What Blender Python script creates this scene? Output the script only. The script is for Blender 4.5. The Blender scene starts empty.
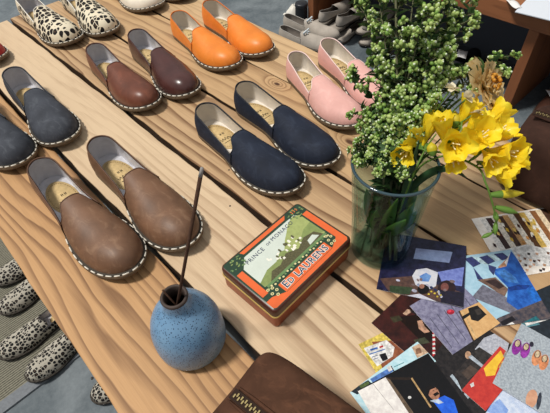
import bpy, math, random
from mathutils import Vector, Matrix, noise
PI = math.pi
random.seed(7)
scene = bpy.context.scene
COL = scene.collection

# ---------------------------------------------------------------- camera, sky, sun, exposure
TOP = 0.75                         # table top height
CAMH = 0.53                        # camera above the table top
RX = ((0.7233445388474404, 0.5419221671350003, -0.42789372849726215),
      (-0.6882131313772937, 0.5155863375901558, -0.5104247391048261),
      (-0.05599432042130456, 0.6636950303099118, 0.7459045132069396))
RM = Matrix(RX)
FPX = 445.0
cam_data = bpy.data.cameras.new('camera')
cam_data.sensor_width = 36.0
cam_data.lens = FPX / 550.0 * 36.0
cam_data.clip_start = 0.01
cam = bpy.data.objects.new('camera', cam_data)
cam.matrix_world = Matrix.Translation((0, 0, TOP + CAMH)) @ RM.to_4x4()
COL.objects.link(cam)
scene.camera = cam

world = bpy.data.worlds.new('sky')
scene.world = world
world.use_nodes = True
wn, wl = world.node_tree.nodes, world.node_tree.links
bg = wn['Background']
tc = wn.new('ShaderNodeTexCoord'); sp = wn.new('ShaderNodeSeparateXYZ'); rmp = wn.new('ShaderNodeValToRGB')
wl.new(tc.outputs['Generated'], sp.inputs[0]); wl.new(sp.outputs['Z'], rmp.inputs[0]); wl.new(rmp.outputs[0], bg.inputs[0])
rmp.color_ramp.elements[0].position = 0.0; rmp.color_ramp.elements[0].color = (0.30, 0.32, 0.35, 1)
rmp.color_ramp.elements[1].position = 0.55; rmp.color_ramp.elements[1].color = (0.93, 0.96, 1.0, 1)
bg.inputs[1].default_value = 0.47

sun_data = bpy.data.lights.new('sun', 'SUN')
sun_data.energy = 3.15
sun_data.angle = math.radians(9)
sun_data.color = (1.0, 0.96, 0.90)
sun = bpy.data.objects.new('sun', sun_data)
sd = Vector((0.37, -0.24, -0.90))       # light travels this way
sun.rotation_euler = sd.to_track_quat('-Z', 'Y').to_euler()
COL.objects.link(sun)

vs = scene.view_settings
vs.view_transform = 'Standard'; vs.look = 'None'; vs.gamma = 1.0; vs.use_curve_mapping = False
vs.exposure = 0.0

# ---------------------------------------------------------------- helpers
def at(px, py, z=TOP):
    """point of the place at height z that the photograph shows at a pixel"""
    r = RM @ Vector((px - 275.0, -(py - 206.5), -FPX))
    t = (z - TOP - CAMH) / r.z
    return Vector((r.x * t, r.y * t, z))

def lin(c):
    return tuple(((v / 255) / 12.92 if v / 255 <= 0.04045 else ((v / 255 + 0.055) / 1.055) ** 2.4) for v in c) + (1.0,)

def smooth(a, b, x):
    t = min(1, max(0, (x - a) / (b - a))); return t * t * (3 - 2 * t)

class MB:
    def __init__(s): s.v = []; s.f = []; s.m = []; s.flat = set()
    def add(s, vs_, fs_, m=0, flat=False):
        o = len(s.v); s.v += [tuple(p) for p in vs_]
        for f in fs_:
            if flat: s.flat.add(len(s.f))
            s.f.append([i + o for i in f]); s.m.append(m)
    def grid(s, rows, m=0, closed=False, flip=False):
        n = len(rows[0]); vs_ = [p for r in rows for p in r]; fs_ = []
        for i in range(len(rows) - 1):
            for j in range(n if closed else n - 1):
                q = [i * n + j, i * n + (j + 1) % n, (i + 1) * n + (j + 1) % n, (i + 1) * n + j]
                fs_.append(q[::-1] if flip else q)
        s.add(vs_, fs_, m)
    def tube(s, path, r, m=0, n=6, closed=False, cap=True):
        P_ = [Vector(p) for p in path]; k = len(P_); rows = []; up = None
        for i, p in enumerate(P_):
            a = P_[(i - 1) % k] if (closed or i > 0) else p
            b = P_[(i + 1) % k] if (closed or i < k - 1) else p
            d = (b - a)
            d = d.normalized() if d.length > 1e-9 else Vector((0, 0, 1))
            if up is None: up = Vector((0, 0, 1)) if abs(d.z) < .9 else Vector((1, 0, 0))
            x = d.cross(up)
            if x.length < 1e-6: x = d.orthogonal()
            x.normalize(); y = x.cross(d); up = y
            rr = r(i / max(1, k - 1)) if callable(r) else r
            rows.append([p + (x * math.cos(2 * PI * j / n) + y * math.sin(2 * PI * j / n)) * rr for j in range(n)])
        if closed: rows.append(rows[0])
        o = len(s.v)
        s.grid(rows, m, closed=True)
        if cap and not closed:
            s.f.append([o + j for j in range(n)][::-1]); s.m.append(m)
            s.f.append([o + (k - 1) * n + j for j in range(n)]); s.m.append(m)
    def lathe(s, prof, c=(0, 0, 0), n=40, m=0):
        rows = []
        for r, z in prof:
            rows.append([(c[0] + r * math.cos(2 * PI * j / n), c[1] + r * math.sin(2 * PI * j / n), c[2] + z) for j in range(n)])
        s.grid(rows, m, closed=True)
    def box(s, c, d, m=0, rot=0):
        x, y, z = (v / 2 for v in d); co, si = math.cos(rot), math.sin(rot)
        vs_ = []
        for a in (-x, x):
            for b in (-y, y):
                for e in (-z, z): vs_.append((c[0] + a * co - b * si, c[1] + a * si + b * co, c[2] + e))
        s.add(vs_, [(0, 1, 3, 2), (4, 6, 7, 5), (0, 4, 5, 1), (2, 3, 7, 6), (0, 2, 6, 4), (1, 5, 7, 3)], m, True)
    def ball(s, c, r, m=0, nu=8, nv=5, axis=None):
        c = Vector(c); rx = r if isinstance(r, (tuple, list)) else (r, r, r)
        M = Vector(axis).to_track_quat('Z', 'Y').to_matrix() if axis is not None else Matrix.Identity(3)
        vs_ = [c + M @ Vector((0, 0, -rx[2]))]
        for i in range(1, nv):
            a = -PI / 2 + PI * i / nv
            for j in range(nu):
                b = 2 * PI * j / nu
                vs_.append(c + M @ Vector((rx[0] * math.cos(a) * math.cos(b), rx[1] * math.cos(a) * math.sin(b), rx[2] * math.sin(a))))
        vs_.append(c + M @ Vector((0, 0, rx[2])))
        fs_ = [(0, 1 + (j + 1) % nu, 1 + j) for j in range(nu)]
        for i in range(nv - 2):
            for j in range(nu):
                a = 1 + i * nu
                fs_.append((a + j, a + (j + 1) % nu, a + nu + (j + 1) % nu, a + nu + j))
        t = len(vs_) - 1; a = 1 + (nv - 2) * nu
        fs_ += [(a + j, a + (j + 1) % nu, t) for j in range(nu)]
        s.add(vs_, fs_, m)
    def build(s, name, mats, parent=None, smooth_=True, loc=None):
        me = bpy.data.meshes.new(name)
        me.from_pydata(s.v, [], s.f)
        mats = mats if isinstance(mats, (list, tuple)) else [mats]
        for mt in mats: me.materials.append(mt)
        for i, p in enumerate(me.polygons):
            p.material_index = s.m[i]; p.use_smooth = smooth_ and i not in s.flat
        me.update()
        o = bpy.data.objects.new(name, me)
        if parent: o.parent = parent
        if loc is not None: o.location = loc
        COL.objects.link(o)
        return o

def tag(o, label, cat, group=None, kind=None):
    if label: o['label'] = label
    if cat: o['category'] = cat
    if group: o['group'] = group
    if kind: o['kind'] = kind
    return o

def thing(name, label, cat, loc=(0, 0, 0), rz=0, group=None):
    o = bpy.data.objects.new(name, None); COL.objects.link(o)
    o.location = loc; o.rotation_euler = (0, 0, rz); o.empty_display_size = .02
    return tag(o, label, cat, group)

def bevel(o, w, seg=2):
    b = o.modifiers.new('bevel', 'BEVEL'); b.width = w; b.segments = seg; b.limit_method = 'ANGLE'
    return o

# ---------------------------------------------------------------- materials
MATS = {}
class NT:
    def __init__(s, name):
        s.m = bpy.data.materials.new(name); s.m.use_nodes = True
        s.n, s.l = s.m.node_tree.nodes, s.m.node_tree.links
        s.p = s.n['Principled BSDF']; s.out = s.n['Material Output']
        s.tc = s.n.new('ShaderNodeTexCoord')
    def put(s, sock, v):
        if hasattr(v, 'node'): s.l.new(v, sock)
        elif v is not None: sock.default_value = v
    def noise(s, vec, scale, detail=3, rough=.5, dist=0):
        t = s.n.new('ShaderNodeTexNoise'); s.put(t.inputs['Vector'], vec)
        t.inputs['Scale'].default_value = scale; t.inputs['Detail'].default_value = detail
        t.inputs['Roughness'].default_value = rough; t.inputs['Distortion'].default_value = dist
        return t.outputs['Fac']
    def mapping(s, vec, scale=(1, 1, 1), loc=(0, 0, 0), rot=(0, 0, 0)):
        t = s.n.new('ShaderNodeMapping'); s.put(t.inputs['Vector'], vec)
        t.inputs['Scale'].default_value = scale; t.inputs['Location'].default_value = loc; t.inputs['Rotation'].default_value = rot
        return t.outputs[0]
    def math(s, op, a, b=None, c=None):
        t = s.n.new('ShaderNodeMath'); t.operation = op; s.put(t.inputs[0], a); s.put(t.inputs[1], b)
        if c is not None: s.put(t.inputs[2], c)
        return t.outputs[0]
    def ramp(s, fac, stops, interp='LINEAR'):
        t = s.n.new('ShaderNodeValToRGB'); s.put(t.inputs[0], fac); cr = t.color_ramp; cr.interpolation = interp
        while len(cr.elements) < len(stops): cr.elements.new(.5)
        for e, (p, c) in zip(cr.elements, stops):
            e.position = p; e.color = c if len(c) == 4 else tuple(c) + (1,)
        return t.outputs[0]
    def mix(s, fac, a, b, mode='MIX'):
        t = s.n.new('ShaderNodeMix'); t.data_type = 'RGBA'; t.blend_type = mode
        s.put(t.inputs[0], fac); s.put(t.inputs[6], a); s.put(t.inputs[7], b)
        return t.outputs[2]
    def bump(s, h, strength=.3, dist=.001):
        t = s.n.new('ShaderNodeBump'); s.put(t.inputs['Height'], h)
        t.inputs['Strength'].default_value = strength; t.inputs['Distance'].default_value = dist
        s.l.new(t.outputs[0], s.p.inputs['Normal'])

def plain(name, rgb, rough=.5, spec=.5, metal=0, vary=.0, scale=40, bump=0, bdist=.0005):
    if name in MATS: return MATS[name]
    t = NT(name); c = lin(rgb)
    if vary:
        f = t.noise(t.tc.outputs['Object'], scale, 4, .6)
        t.put(t.p.inputs['Base Color'], t.ramp(f, [(.3, tuple(v * (1 - vary) for v in c[:3])), (.7, tuple(min(1, v * (1 + vary)) for v in c[:3]))]))
    else: t.p.inputs['Base Color'].default_value = c
    if bump: t.bump(t.noise(t.tc.outputs['Object'], scale * 3, 3, .6), bump, bdist)
    t.p.inputs['Roughness'].default_value = rough; t.p.inputs['Metallic'].default_value = metal
    t.p.inputs['Specular IOR Level'].default_value = spec
    MATS[name] = t.m; return t.m

def leather(name, rgb, rough=.45, vary=.18, rgb2=None, spec=.4):
    """smooth or nubuck leather: cloudy tone, fine grain bump, scuffs in a second tone"""
    t = NT(name); c = lin(rgb)
    f = t.noise(t.tc.outputs['Object'], 28, 5, .62, .6)
    a = tuple(v * (1 - vary) for v in c[:3]); b = tuple(min(1, v * (1 + vary)) for v in c[:3])
    colr = t.ramp(f, [(.3, a), (.7, b)])
    if rgb2:
        g = t.noise(t.mapping(t.tc.outputs['Object'], (1, 1.6, 1), (3, 1, 2)), 38, 6, .7, 1.0)
        colr = t.mix(t.ramp(g, [(.52, (0, 0, 0)), (.78, (1, 1, 1))]), colr, lin(rgb2))
    t.put(t.p.inputs['Base Color'], colr)
    t.bump(t.noise(t.tc.outputs['Object'], 700, 2, .5), .12, .0004)
    t.p.inputs['Roughness'].default_value = rough; t.p.inputs['Specular IOR Level'].default_value = spec
    return t.m

def leopard(name, base, dark, scale=95):
    t = NT(name)
    vec = t.mapping(t.tc.outputs['Object'], (1, 1.15, .8))
    w = t.n.new('ShaderNodeTexNoise'); t.put(w.inputs['Vector'], vec); w.inputs['Scale'].default_value = 90; w.inputs['Detail'].default_value = 2
    sub = t.n.new('ShaderNodeVectorMath'); sub.operation = 'MULTIPLY_ADD'
    t.put(sub.inputs[0], w.outputs['Color']); sub.inputs[1].default_value = (.004, .004, .004); t.put(sub.inputs[2], vec)
    v = t.n.new('ShaderNodeTexVoronoi'); t.put(v.inputs['Vector'], sub.outputs[0]); v.inputs['Scale'].default_value = scale
    v.inputs['Randomness'].default_value = .62
    e = t.n.new('ShaderNodeTexVoronoi'); e.feature = 'DISTANCE_TO_EDGE'; t.put(e.inputs['Vector'], sub.outputs[0]); e.inputs['Scale'].default_value = scale
    e.inputs['Randomness'].default_value = .62
    ds = t.math('MULTIPLY_ADD', t.math('SUBTRACT', t.noise(vec, 130, 2), .5), .22, v.outputs['Distance'])
    spot = t.ramp(t.math('MINIMUM', t.math('SUBTRACT', .60, ds), t.math('MULTIPLY_ADD', e.outputs['Distance'], 1.2, -.02)), [(.03, (0, 0, 0)), (.085, (1, 1, 1))])
    core = t.ramp(v.outputs['Distance'], [(.10, (1, 1, 1)), (.2, (0, 0, 0))])
    sel = t.n.new('ShaderNodeSeparateColor'); t.put(sel.inputs[0], v.outputs['Color'])
    keep = t.math('GREATER_THAN', sel.outputs[0], .05)
    big = t.math('GREATER_THAN', sel.outputs[1], .6)
    dk = t.mix(t.math('MULTIPLY', core, big), lin(dark), lin((92, 70, 55)))
    t.put(t.p.inputs['Base Color'], t.mix(t.math('MULTIPLY', spot, keep), lin(base), dk))
    t.bump(t.noise(t.mapping(t.tc.outputs['Object'], (1, 4, 1)), 500, 2), .2, .0005)
    t.p.inputs['Roughness'].default_value = .75; t.p.inputs['Specular IOR Level'].default_value = .2
    return t.m

def wood(name, light, dark, seed, lam=.011, contrast=.5, knots=(), stain=.25, fibre=.35, rough=.55, axis='Y', amp=6.0, grad=1.0, vmin=.12):
    """sawn plank: growth rings of a long log cut along its length, fine fibre, blotches, knots"""
    t = NT(name); ob = t.tc.outputs['Object']
    sc = {'Y': (7, .8, 7), 'X': (.8, 7, 7), 'Z': (7, 7, .8)}[axis]
    fsc = {'Y': (420, 10, 420), 'X': (10, 420, 420), 'Z': (420, 420, 10)}[axis]
    sx = t.n.new('ShaderNodeSeparateXYZ'); t.put(sx.inputs[0], ob)
    wob = t.noise(t.mapping(ob, sc, (seed * 3.71, seed * 1.3, seed)), 1.0, 2.0, .5, .3)
    h = t.math('MULTIPLY', wob, amp)
    wob2 = t.noise(t.mapping(ob, tuple(v * 5 for v in sc), (seed, seed * 2.3, 1)), 1.0, 2.0, .5, .4)
    h = t.math('MULTIPLY_ADD', wob2, .9, h)
    h = t.math('MULTIPLY_ADD', sx.outputs[1 if axis == 'X' else 0], grad / lam, h)
    kd = None
    for (kx, ky, kr) in knots:
        vm = t.n.new('ShaderNodeVectorMath'); vm.operation = 'SUBTRACT'; t.put(vm.inputs[0], ob); vm.inputs[1].default_value = (kx, ky, TOP)
        ms = t.n.new('ShaderNodeVectorMath'); ms.operation = 'MULTIPLY'; t.put(ms.inputs[0], vm.outputs[0]); ms.inputs[1].default_value = (1 / kr, .6 / kr, 0)
        ln = t.n.new('ShaderNodeVectorMath'); ln.operation = 'LENGTH'; t.put(ln.inputs[0], ms.outputs[0])
        d2 = t.math('MULTIPLY', ln.outputs['Value'], ln.outputs['Value'])
        g = t.math('EXPONENT', t.math('MULTIPLY', d2, -.16))
        h = t.math('MULTIPLY_ADD', g, 3.2, h)
        k = t.ramp(ln.outputs['Value'], [(.5, (1, 1, 1)), (1.0, (0, 0, 0))])
        kd = k if kd is None else t.math('MAXIMUM', kd, k)
    fr = t.math('FRACT', h)
    ring = t.ramp(fr, [(0, (0, 0, 0)), (.45, (.10, .10, .10)), (.82, (.8, .8, .8)), (.92, (1, 1, 1)), (1, (0, 0, 0))])
    fib = t.noise(t.mapping(ob, fsc), 1.0, 3, .6)
    blot = t.noise(t.mapping(ob, tuple(v * 1.1 for v in sc), (seed, 2, 5)), 1.0, 4, .6)
    vary = t.noise(t.mapping(ob, tuple(v * .7 for v in sc), (seed + 4, 7, 5)), 1.0, 2, .5)
    f = t.math('MULTIPLY', t.math('MULTIPLY', ring, contrast), t.ramp(vary, [(.36, (vmin,) * 3), (.62, (1, 1, 1))]))
    strk = t.noise(t.mapping(ob, tuple(v * 11 for v in sc), (seed, 9, 4)), 1.0, 3, .65)
    f = t.math('MULTIPLY_ADD', t.math('SUBTRACT', strk, .5), fibre * 1.3, f)
    f = t.math('MULTIPLY_ADD', t.math('SUBTRACT', fib, .5), fibre, f)
    f = t.math('MULTIPLY_ADD', t.math('SUBTRACT', blot, .45), stain * 2, f)
    colr = t.ramp(f, [(0.0, lin(light)), (.9, lin(dark))])
    if kd is not None: colr = t.mix(kd, colr, lin((84, 58, 42)))
    t.put(t.p.inputs['Base Color'], colr)
    t.bump(t.math('MULTIPLY_ADD', ring, -.4, fib), .35, .0006)
    t.p.inputs['Roughness'].default_value = rough; t.p.inputs['Specular IOR Level'].default_value = .3
    return t.m

# ---------------------------------------------------------------- floor
def concrete():
    t = NT('concrete_floor'); ob = t.tc.outputs['Object']
    f = t.noise(ob, 5, 6, .65, .5); g = t.noise(ob, 60, 4, .7)
    c = t.ramp(t.math('MULTIPLY_ADD', t.math('SUBTRACT', g, .5), .35, f), [(.32, lin((72, 82, 88))), (.68, lin((118, 126, 130)))])
    t.put(t.p.inputs['Base Color'], c); t.bump(g, .2, .002); t.p.inputs['Roughness'].default_value = .7
    return t.m
m = MB(); m.box((1.6, 1.8, -.05), (7, 7, .1)); fl = m.build('floor', concrete(), smooth_=False); fl['kind'] = 'structure'
m = MB(); m.box((2.42, 1.8, 1.2), (.1, 7, 2.4)); wl_ = m.build('wall_right', plain('plaster', (176, 176, 172), .9, .2, vary=.04, scale=4), smooth_=False); wl_['kind'] = 'structure'

# ---------------------------------------------------------------- table of rough planks
TB = Vector((.33, .45, 0))
table = thing('plank_table', 'long table of rough pale wooden planks with dark gaps, holding the shoes', 'table', TB)
E_ = [-.0405, .118, .2735, .427, .566, .6965]
GAP = [0, .009, .0085, .0055, .004, 0]
k1 = at(277, 84); k2 = at(322, 372); k3 = at(350, 142); k4 = at(310, 352); k5 = at(57, 300)
PW = [wood('pine_flame', (194, 151, 105), (88, 54, 34), 1.3, .0095, 1.0, [], .14, .3, amp=10, grad=.62, vmin=.45),
      wood('pine_light', (212, 186, 152), (128, 90, 60), 2.1, .012, .55, [], .22, .42, amp=9, grad=.4),
      wood('pine_mid', (194, 161, 122), (104, 70, 44), 3.7, .009, .75, [(k2.x, k2.y, .005), (k4.x, k4.y, .004)], .22, .42, amp=10, grad=.5),
      wood('pine_gold', (194, 160, 118), (106, 70, 44), 4.2, .012, .65, [(k1.x, k1.y, .006), (k3.x, k3.y, .007)], .22, .38, amp=9, grad=.4),
      wood('pine_far', (206, 174, 132), (112, 76, 48), 5.9, .012, .6, [], .22, .38, amp=9, grad=.4)]
edge_w = wood('gap_shade_edge', (74, 56, 42), (34, 26, 20), 6, .01, .4, [], .2, .3)  # plank sides coloured dark: shade of the gaps painted into the wood
YE = [1.385, 1.392, 1.395, 1.40, 1.39]; YB = -.55
for i in range(5):
    x0 = E_[i] + GAP[i] / 2; x1 = E_[i + 1] - GAP[i + 1] / 2
    m = MB(); N = 60; th = .045
    for side in range(1):
        rows = []
        for j in range(N + 1):
            y = YB + (YE[i] - YB) * j / N
            wa = .0012 * math.sin(y * 23 + i * 2) + .0008 * math.sin(y * 71 + i); wb = .0012 * math.sin(y * 19 + i * 5) + .0008 * math.sin(y * 67)
            if i == 0: wa *= .6
            ch = .0022
            a, b = x0 + wa, x1 + wb
            rows.append([(a, y, TOP - th), (a, y, TOP - ch), (a + ch * .4, y, TOP - ch * .35), (a + ch, y, TOP),
                         (b - ch, y, TOP), (b - ch * .4, y, TOP - ch * .35), (b, y, TOP - ch), (b, y, TOP - th)])
        m.grid(rows, 0, closed=True, flip=True)
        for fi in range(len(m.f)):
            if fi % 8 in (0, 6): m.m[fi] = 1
        m.f.append(list(range(8))); m.m.append(0); o0 = N * 8
        m.f.append([o0 + q for q in range(8)][::-1]); m.m.append(0)
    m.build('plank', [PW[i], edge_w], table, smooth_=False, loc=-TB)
frame_w = wood('frame_wood', (150, 112, 76), (96, 66, 42), 8, .012, .4, [], .2, .3, axis='Z')
for lx in (.03, .626):
    for ly in (-.45, 1.10):
        m = MB(); m.box((lx, ly, (TOP - .045) / 2), (.05, .05, TOP - .045)); m.build('leg', frame_w, table, False, -TB)
for ly in (-.45, 1.10):
    m = MB(); m.box((.328, ly, TOP - .045 - .035), (.536, .028, .07)); m.build('crossbar', frame_w, table, False, -TB)
nail = plain('nail_iron', (40, 34, 30), .5, .5)
for px, py in ((230, 206), (92, 378), (229, 170)):
    p = at(px, py); m = MB(); m.lathe([(0, .0002), (.0016, .0002), (.0019, -.001)], p, 10); m.build('nail', nail, table, True, -TB)

# ---------------------------------------------------------------- shoes
def arc(a, b, t): return a + (b - a) * smooth(0, 1, t)
class Last:
    """outline, heights and sections of a flat round-toed slip-on; x from heel (0) to toe (L); s = +1 left foot, -1 right foot"""
    def __init__(q, L=.265, s=1, width=1.0, tall=1.0, throat=.455, notch=.515, vcut=0.0):
        q.L, q.s, q.wd, q.tall, q.throat, q.notch, q.vcut = L, s, width, tall, throat, notch, vcut
    def half(q, t, side):
        """half width of the upper at t on side +1/-1"""
        t = min(1, max(0, t)); wh, ww, wb = .0272, .0288, .0408
        inner = side * q.s < 0
        if t < .13: w = wh * math.sqrt(max(0, 1 - ((.13 - t) / .13) ** 2.3))
        elif t < .36: w = arc(wh, ww - (.0018 if inner else 0), (t - .13) / .23)
        elif t < .72: w = arc(ww - (.0018 if inner else 0), wb, (t - .36) / .36)
        else: w = wb * max(0, 1 - ((t - .72) / .28) ** 2.35) ** .5
        return w * q.wd * q.L / .265
    def cen(q, t): return -q.s * .0065 * smooth(.45, 1, t) + q.s * .001 * smooth(.5, 0, t)
    def h(q, t):
        t = min(1, max(0, t))
        if t < .42: v = arc(.064, .0485, t / .42)
        elif t < .78: v = .0485 - (.0485 - .0355) * ((t - .42) / .36) ** 1.15
        else: v = .0355 * max(0, 1 - ((t - .78) / .22) ** 2.5) ** .5
        return v * q.tall * q.L / .265
    def n(q, t): return 2.5 - .3 * smooth(.3, .6, t)
    def bend(q, t): return .013 * max(0, (t - .64) / .36) ** 2 + .002 * max(0, (.12 - t) / .12) ** 2
    def rim(q, t):
        return (.0450 - .0215 * (.55 * smooth(.02, .34, t) + .45 * smooth(.2, .53, t))) * q.tall * q.L / .265
    Z0 = .0085
    def pt(q, t, u, off=0.0, hoff=0.0):
        """point of the last at station t, section parameter u in [-1,1] (0 = top)"""
        a = u * PI / 2; e = 2 / q.n(t); sg = 1 if u >= 0 else -1
        w = max(0, q.half(t, sg) - off); hh = max(0, q.h(t) - off)
        return Vector((t * q.L, q.cen(t) + sg * w * abs(math.sin(a)) ** e, q.Z0 + q.bend(t) + hh * abs(math.cos(a)) ** e))
    def wall(q, t, sg, z, off=0.0):
        n = q.n(t); hh = q.h(t); k = min(1, z / hh)
        w = max(0, q.half(t, sg) * (1 + .05 * math.sin(PI * min(1, z / .05))) - off)
        y = w * (1 - k ** n) ** (1 / n)
        x = t * q.L + .007 * smooth(.12, 0, t) * (z / .05) ** 1.6 - .003 * smooth(.12, 0, t) * math.sin(PI * min(1, z / .045)) + off * smooth(.05, 0, t)
        return Vector((x, q.cen(t) + sg * y, q.Z0 + q.bend(t) + z))
    def u_of(q, t, z):
        k = min(1, z / q.h(t)); return 2 / PI * math.acos(k ** (q.n(t) / 2))
    def throat_t(q, u):
        un = q.u_of(q.notch, q.rim(q.notch)); r = min(1, abs(u) / un)
        if q.vcut: return q.notch - .10 + .02 * smooth(0, .9, r) + q.vcut * max(0, 1 - r / .55)
        return q.throat + (q.notch - q.throat) * smooth(.36, .80, r) - .010 * smooth(.78, 1.0, r)
    def outline(q, off, N=72):
        pts = []
        for i in range(N):
            a = 2 * PI * i / N
            t = .5 - .5 * math.cos(a) if True else 0
            sg = 1 if i < N / 2 else -1
            pts.append((t, sg))
        res = []
        for t, sg in pts:
            res.append(Vector((t * q.L, q.cen(t) + sg * q.half(t, sg), 0)))
        out = []
        for i, p in enumerate(res):
            a, b = res[i - 1], res[(i + 1) % N]; d = (b - a).normalized(); nrm = Vector((-d.y, d.x, 0))
            tt = pts[i][0]
            o2 = off if off < 0 else off * (.12 + .88 * smooth(.36, .70, tt))
            out.append((p + nrm * o2, tt))
        return out

def shoe(name, label, cat, heel, toe, s, mats, group, L=None, width=1.0, tall=1.0, z=TOP, vcut=0.0, throat=.455, notch=.515, detail=True, bow=None, logo='stamp'):
    heel = Vector((heel[0], heel[1], z)); toe = Vector((toe[0], toe[1], z)); d = toe - heel
    q = Last(L or d.length, s, width, tall, throat, notch, vcut)
    q.L = (L or d.length)
    r = thing(name, label, cat, heel, math.atan2(d.y, d.x), group)
    L_ = q.L; up, lin_, weltm, stm, solem, edge, pad = [mats[k] for k in ('upper', 'lining', 'welt', 'stitch', 'sole', 'edge', 'pad')]
    # sole
    out = q.outline(.0045); N = len(out); m = MB()
    rows = [[(p.x, p.y, q.bend(t) + zz) if ins == 0 else (p.x * (1 - ins) + L_ / 2 * ins, p.y * (1 - ins), q.bend(t) + zz) for p, t in out] for zz, ins in ((0.0003, .02), (.0022, 0), (.0058, 0), (.0064, .01))]
    m.grid(rows, 0, closed=True)
    for zi, rr in ((0, rows[0]), (1, rows[-1])):
        c = [(p[0], 0 if False else p[1] * .0 + q.cen(t), p[2]) for p, (_, t) in zip(rr, out)]
        m.grid([c, rr] if zi == 0 else [rr, c], 0, closed=True)
    m.build('sole', solem, r)
    # welt
    m = MB(); a0 = q.outline(.0042); b0 = q.outline(-.001); c0 = q.outline(.0030)
    R_ = lambda o_, zz: [(p.x, p.y, q.bend(t) + zz) for p, t in o_]
    m.grid([R_(b0, .0062), R_(a0, .0062), R_(a0, .0088), R_(c0, .0102), R_(b0, .0106)], 0, closed=True)
    for fi in range(len(m.f)):
        if fi >= 2 * len(a0): m.m[fi] = 1
    m.build('welt', [weltm, welt_groove], r)
    # stitches along the welt
    if detail:
        m = MB(); path = [p + Vector((0, 0, q.bend(t) + .0098)) for p, t in q.outline(.0036, 240)]; tts = [t for p, t in q.outline(.0036, 240)]
        acc = 0; seg = []; on = True
        for i in range(len(path)):
            a, b = path[i], path[(i + 1) % len(path)]; l = (b - a).length
            if tts[i] < .52: seg = []; acc = 0; on = True; continue
            if on: seg.append(a)
            acc += l
            if on and acc > .0080:
                seg.append(b)
                if len(seg) > 2: seg = [seg[0], seg[len(seg) // 2], seg[-1]]
                m.tube(seg, .00115, 0, 5); seg = []; on = False; acc = 0
            elif not on and acc > .0037: on = True; acc = 0
        m.build('welt_stitching', stm, r)
    # vamp
    U = 41 if detail else 23; V = 22 if detail else 12; m = MB(); rows = []
    tn = q.notch
    un = q.u_of(tn, q.rim(tn))
    us = []
    for j in range(U):
        a = -1 + 2 * j / (U - 1); us.append(a)
    def vrow(j, off):
        u = us[j]; t0 = q.throat_t(u) if abs(u) < un else tn - .010
        col = []
        for i in range(V + 1):
            t = t0 + (1 - t0) * math.sin(PI / 2 * i / V)
            p = q.pt(t, u, off)
            if off == 0 and abs(u) >= un * .7:
                pass
            col.append(p)
        return col
    cols = [vrow(j, 0) for j in range(U)]
    for col in cols:
        for p in col:
            nz = noise.noise(Vector((p.x * 30 + s * 3 + heel.x * 9, p.y * 30, p.z * 30))); p.z += .0010 * nz * min(1, (p.z - .012) / .02)
    m.grid(cols, 0)
    m.build('vamp', up, r)
    # quarter (heel wall)
    NS = 22 if detail else 12; KZ = 9; qs = []
    for sg, rng in ((1, range(NS)), (-1, range(NS, -1, -1))):
        for i in rng: qs.append(((tn + .004) * (1 - i / NS) ** 2, sg))
    def qcol(t, sg, off, drop=0.0):
        H_ = q.rim(t) - drop
        return [q.wall(t, sg, H_ * k / KZ, off) for k in range(KZ + 1)]
    m = MB(); qc = [qcol(t, sg, -.0004) for t, sg in qs]; m.grid(qc, 0, flip=True); m.build('quarter', up, r)
    # lining of quarter and vamp
    m = MB(); lc = [qcol(t, sg, .0019, .0006) for t, sg in qs]; m.grid(lc, 0)
    cols2 = [[q.pt(t, us[j], .0022) for t in [(q.throat_t(us[j]) if abs(us[j]) < un else tn - .01) + .004 + k * .045 for k in range(9)]] for j in range(U)]
    m.grid(cols2, 0, flip=True); m.build('lining', lin_, r)
    # edge binding
    m = MB(); rim_ = [c[-1] for c in qc]
    m.tube([p for p in rim_], .0013, 0, 6)
    thr = [cols[j][0] for j in range(U) if abs(us[j]) < un + .02]
    m.tube(thr, .0011, 0, 6)
    if detail:
        for sg in (1, -1):
            seam = [q.pt(tn - .010, sg * (un + (1 - un) * k / 6), -.0006) for k in range(7)]
            m.tube(seam, .0007, 0, 5)
    m.build('edge_binding', edge, r)
    # insole and its heel pad
    m = MB(); ins = [(t, sg) for t, sg in [(.012 + .83 * (.5 - .5 * math.cos(PI * i / 16)), 1) for i in range(17)] + [(.012 + .83 * (.5 - .5 * math.cos(PI * i / 16)), -1) for i in range(16, -1, -1)]]
    ring = [(t * L_, q.cen(t) + sg * max(0, q.half(t, sg) - .0012), .0105 + q.bend(t)) for t, sg in ins]
    ctr = [(p[0], q.cen(t), .0105 + q.bend(t)) for p, (t, sg) in zip(ring, ins)]
    m.grid([ring, ctr], 0); io = m.build('insole', lin_, r)
    if detail:
        m = MB(); cx, rx_, ry_ = .235 * L_, .165 * L_, .0225 * L_ / .265
        rr = [[(cx + rx_ * f * math.cos(2 * PI * k / 40), ry_ * f * math.sin(2 * PI * k / 40), zz) for k in range(40)] for f, zz in ((1, .0105), (.985, .0122), (.0, .0124))]
        m.grid(rr, 0, closed=True)
        for k in range(0, 40):                                         # stitched ring on the pad
            a0_, a1_ = 2 * PI * (k + .1) / 40, 2 * PI * (k + .62) / 40
            m.tube([(cx + rx_ * .84 * math.cos(a), ry_ * .84 * math.sin(a), .0126) for a in (a0_, a1_)], .0004, 1, 4)
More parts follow.
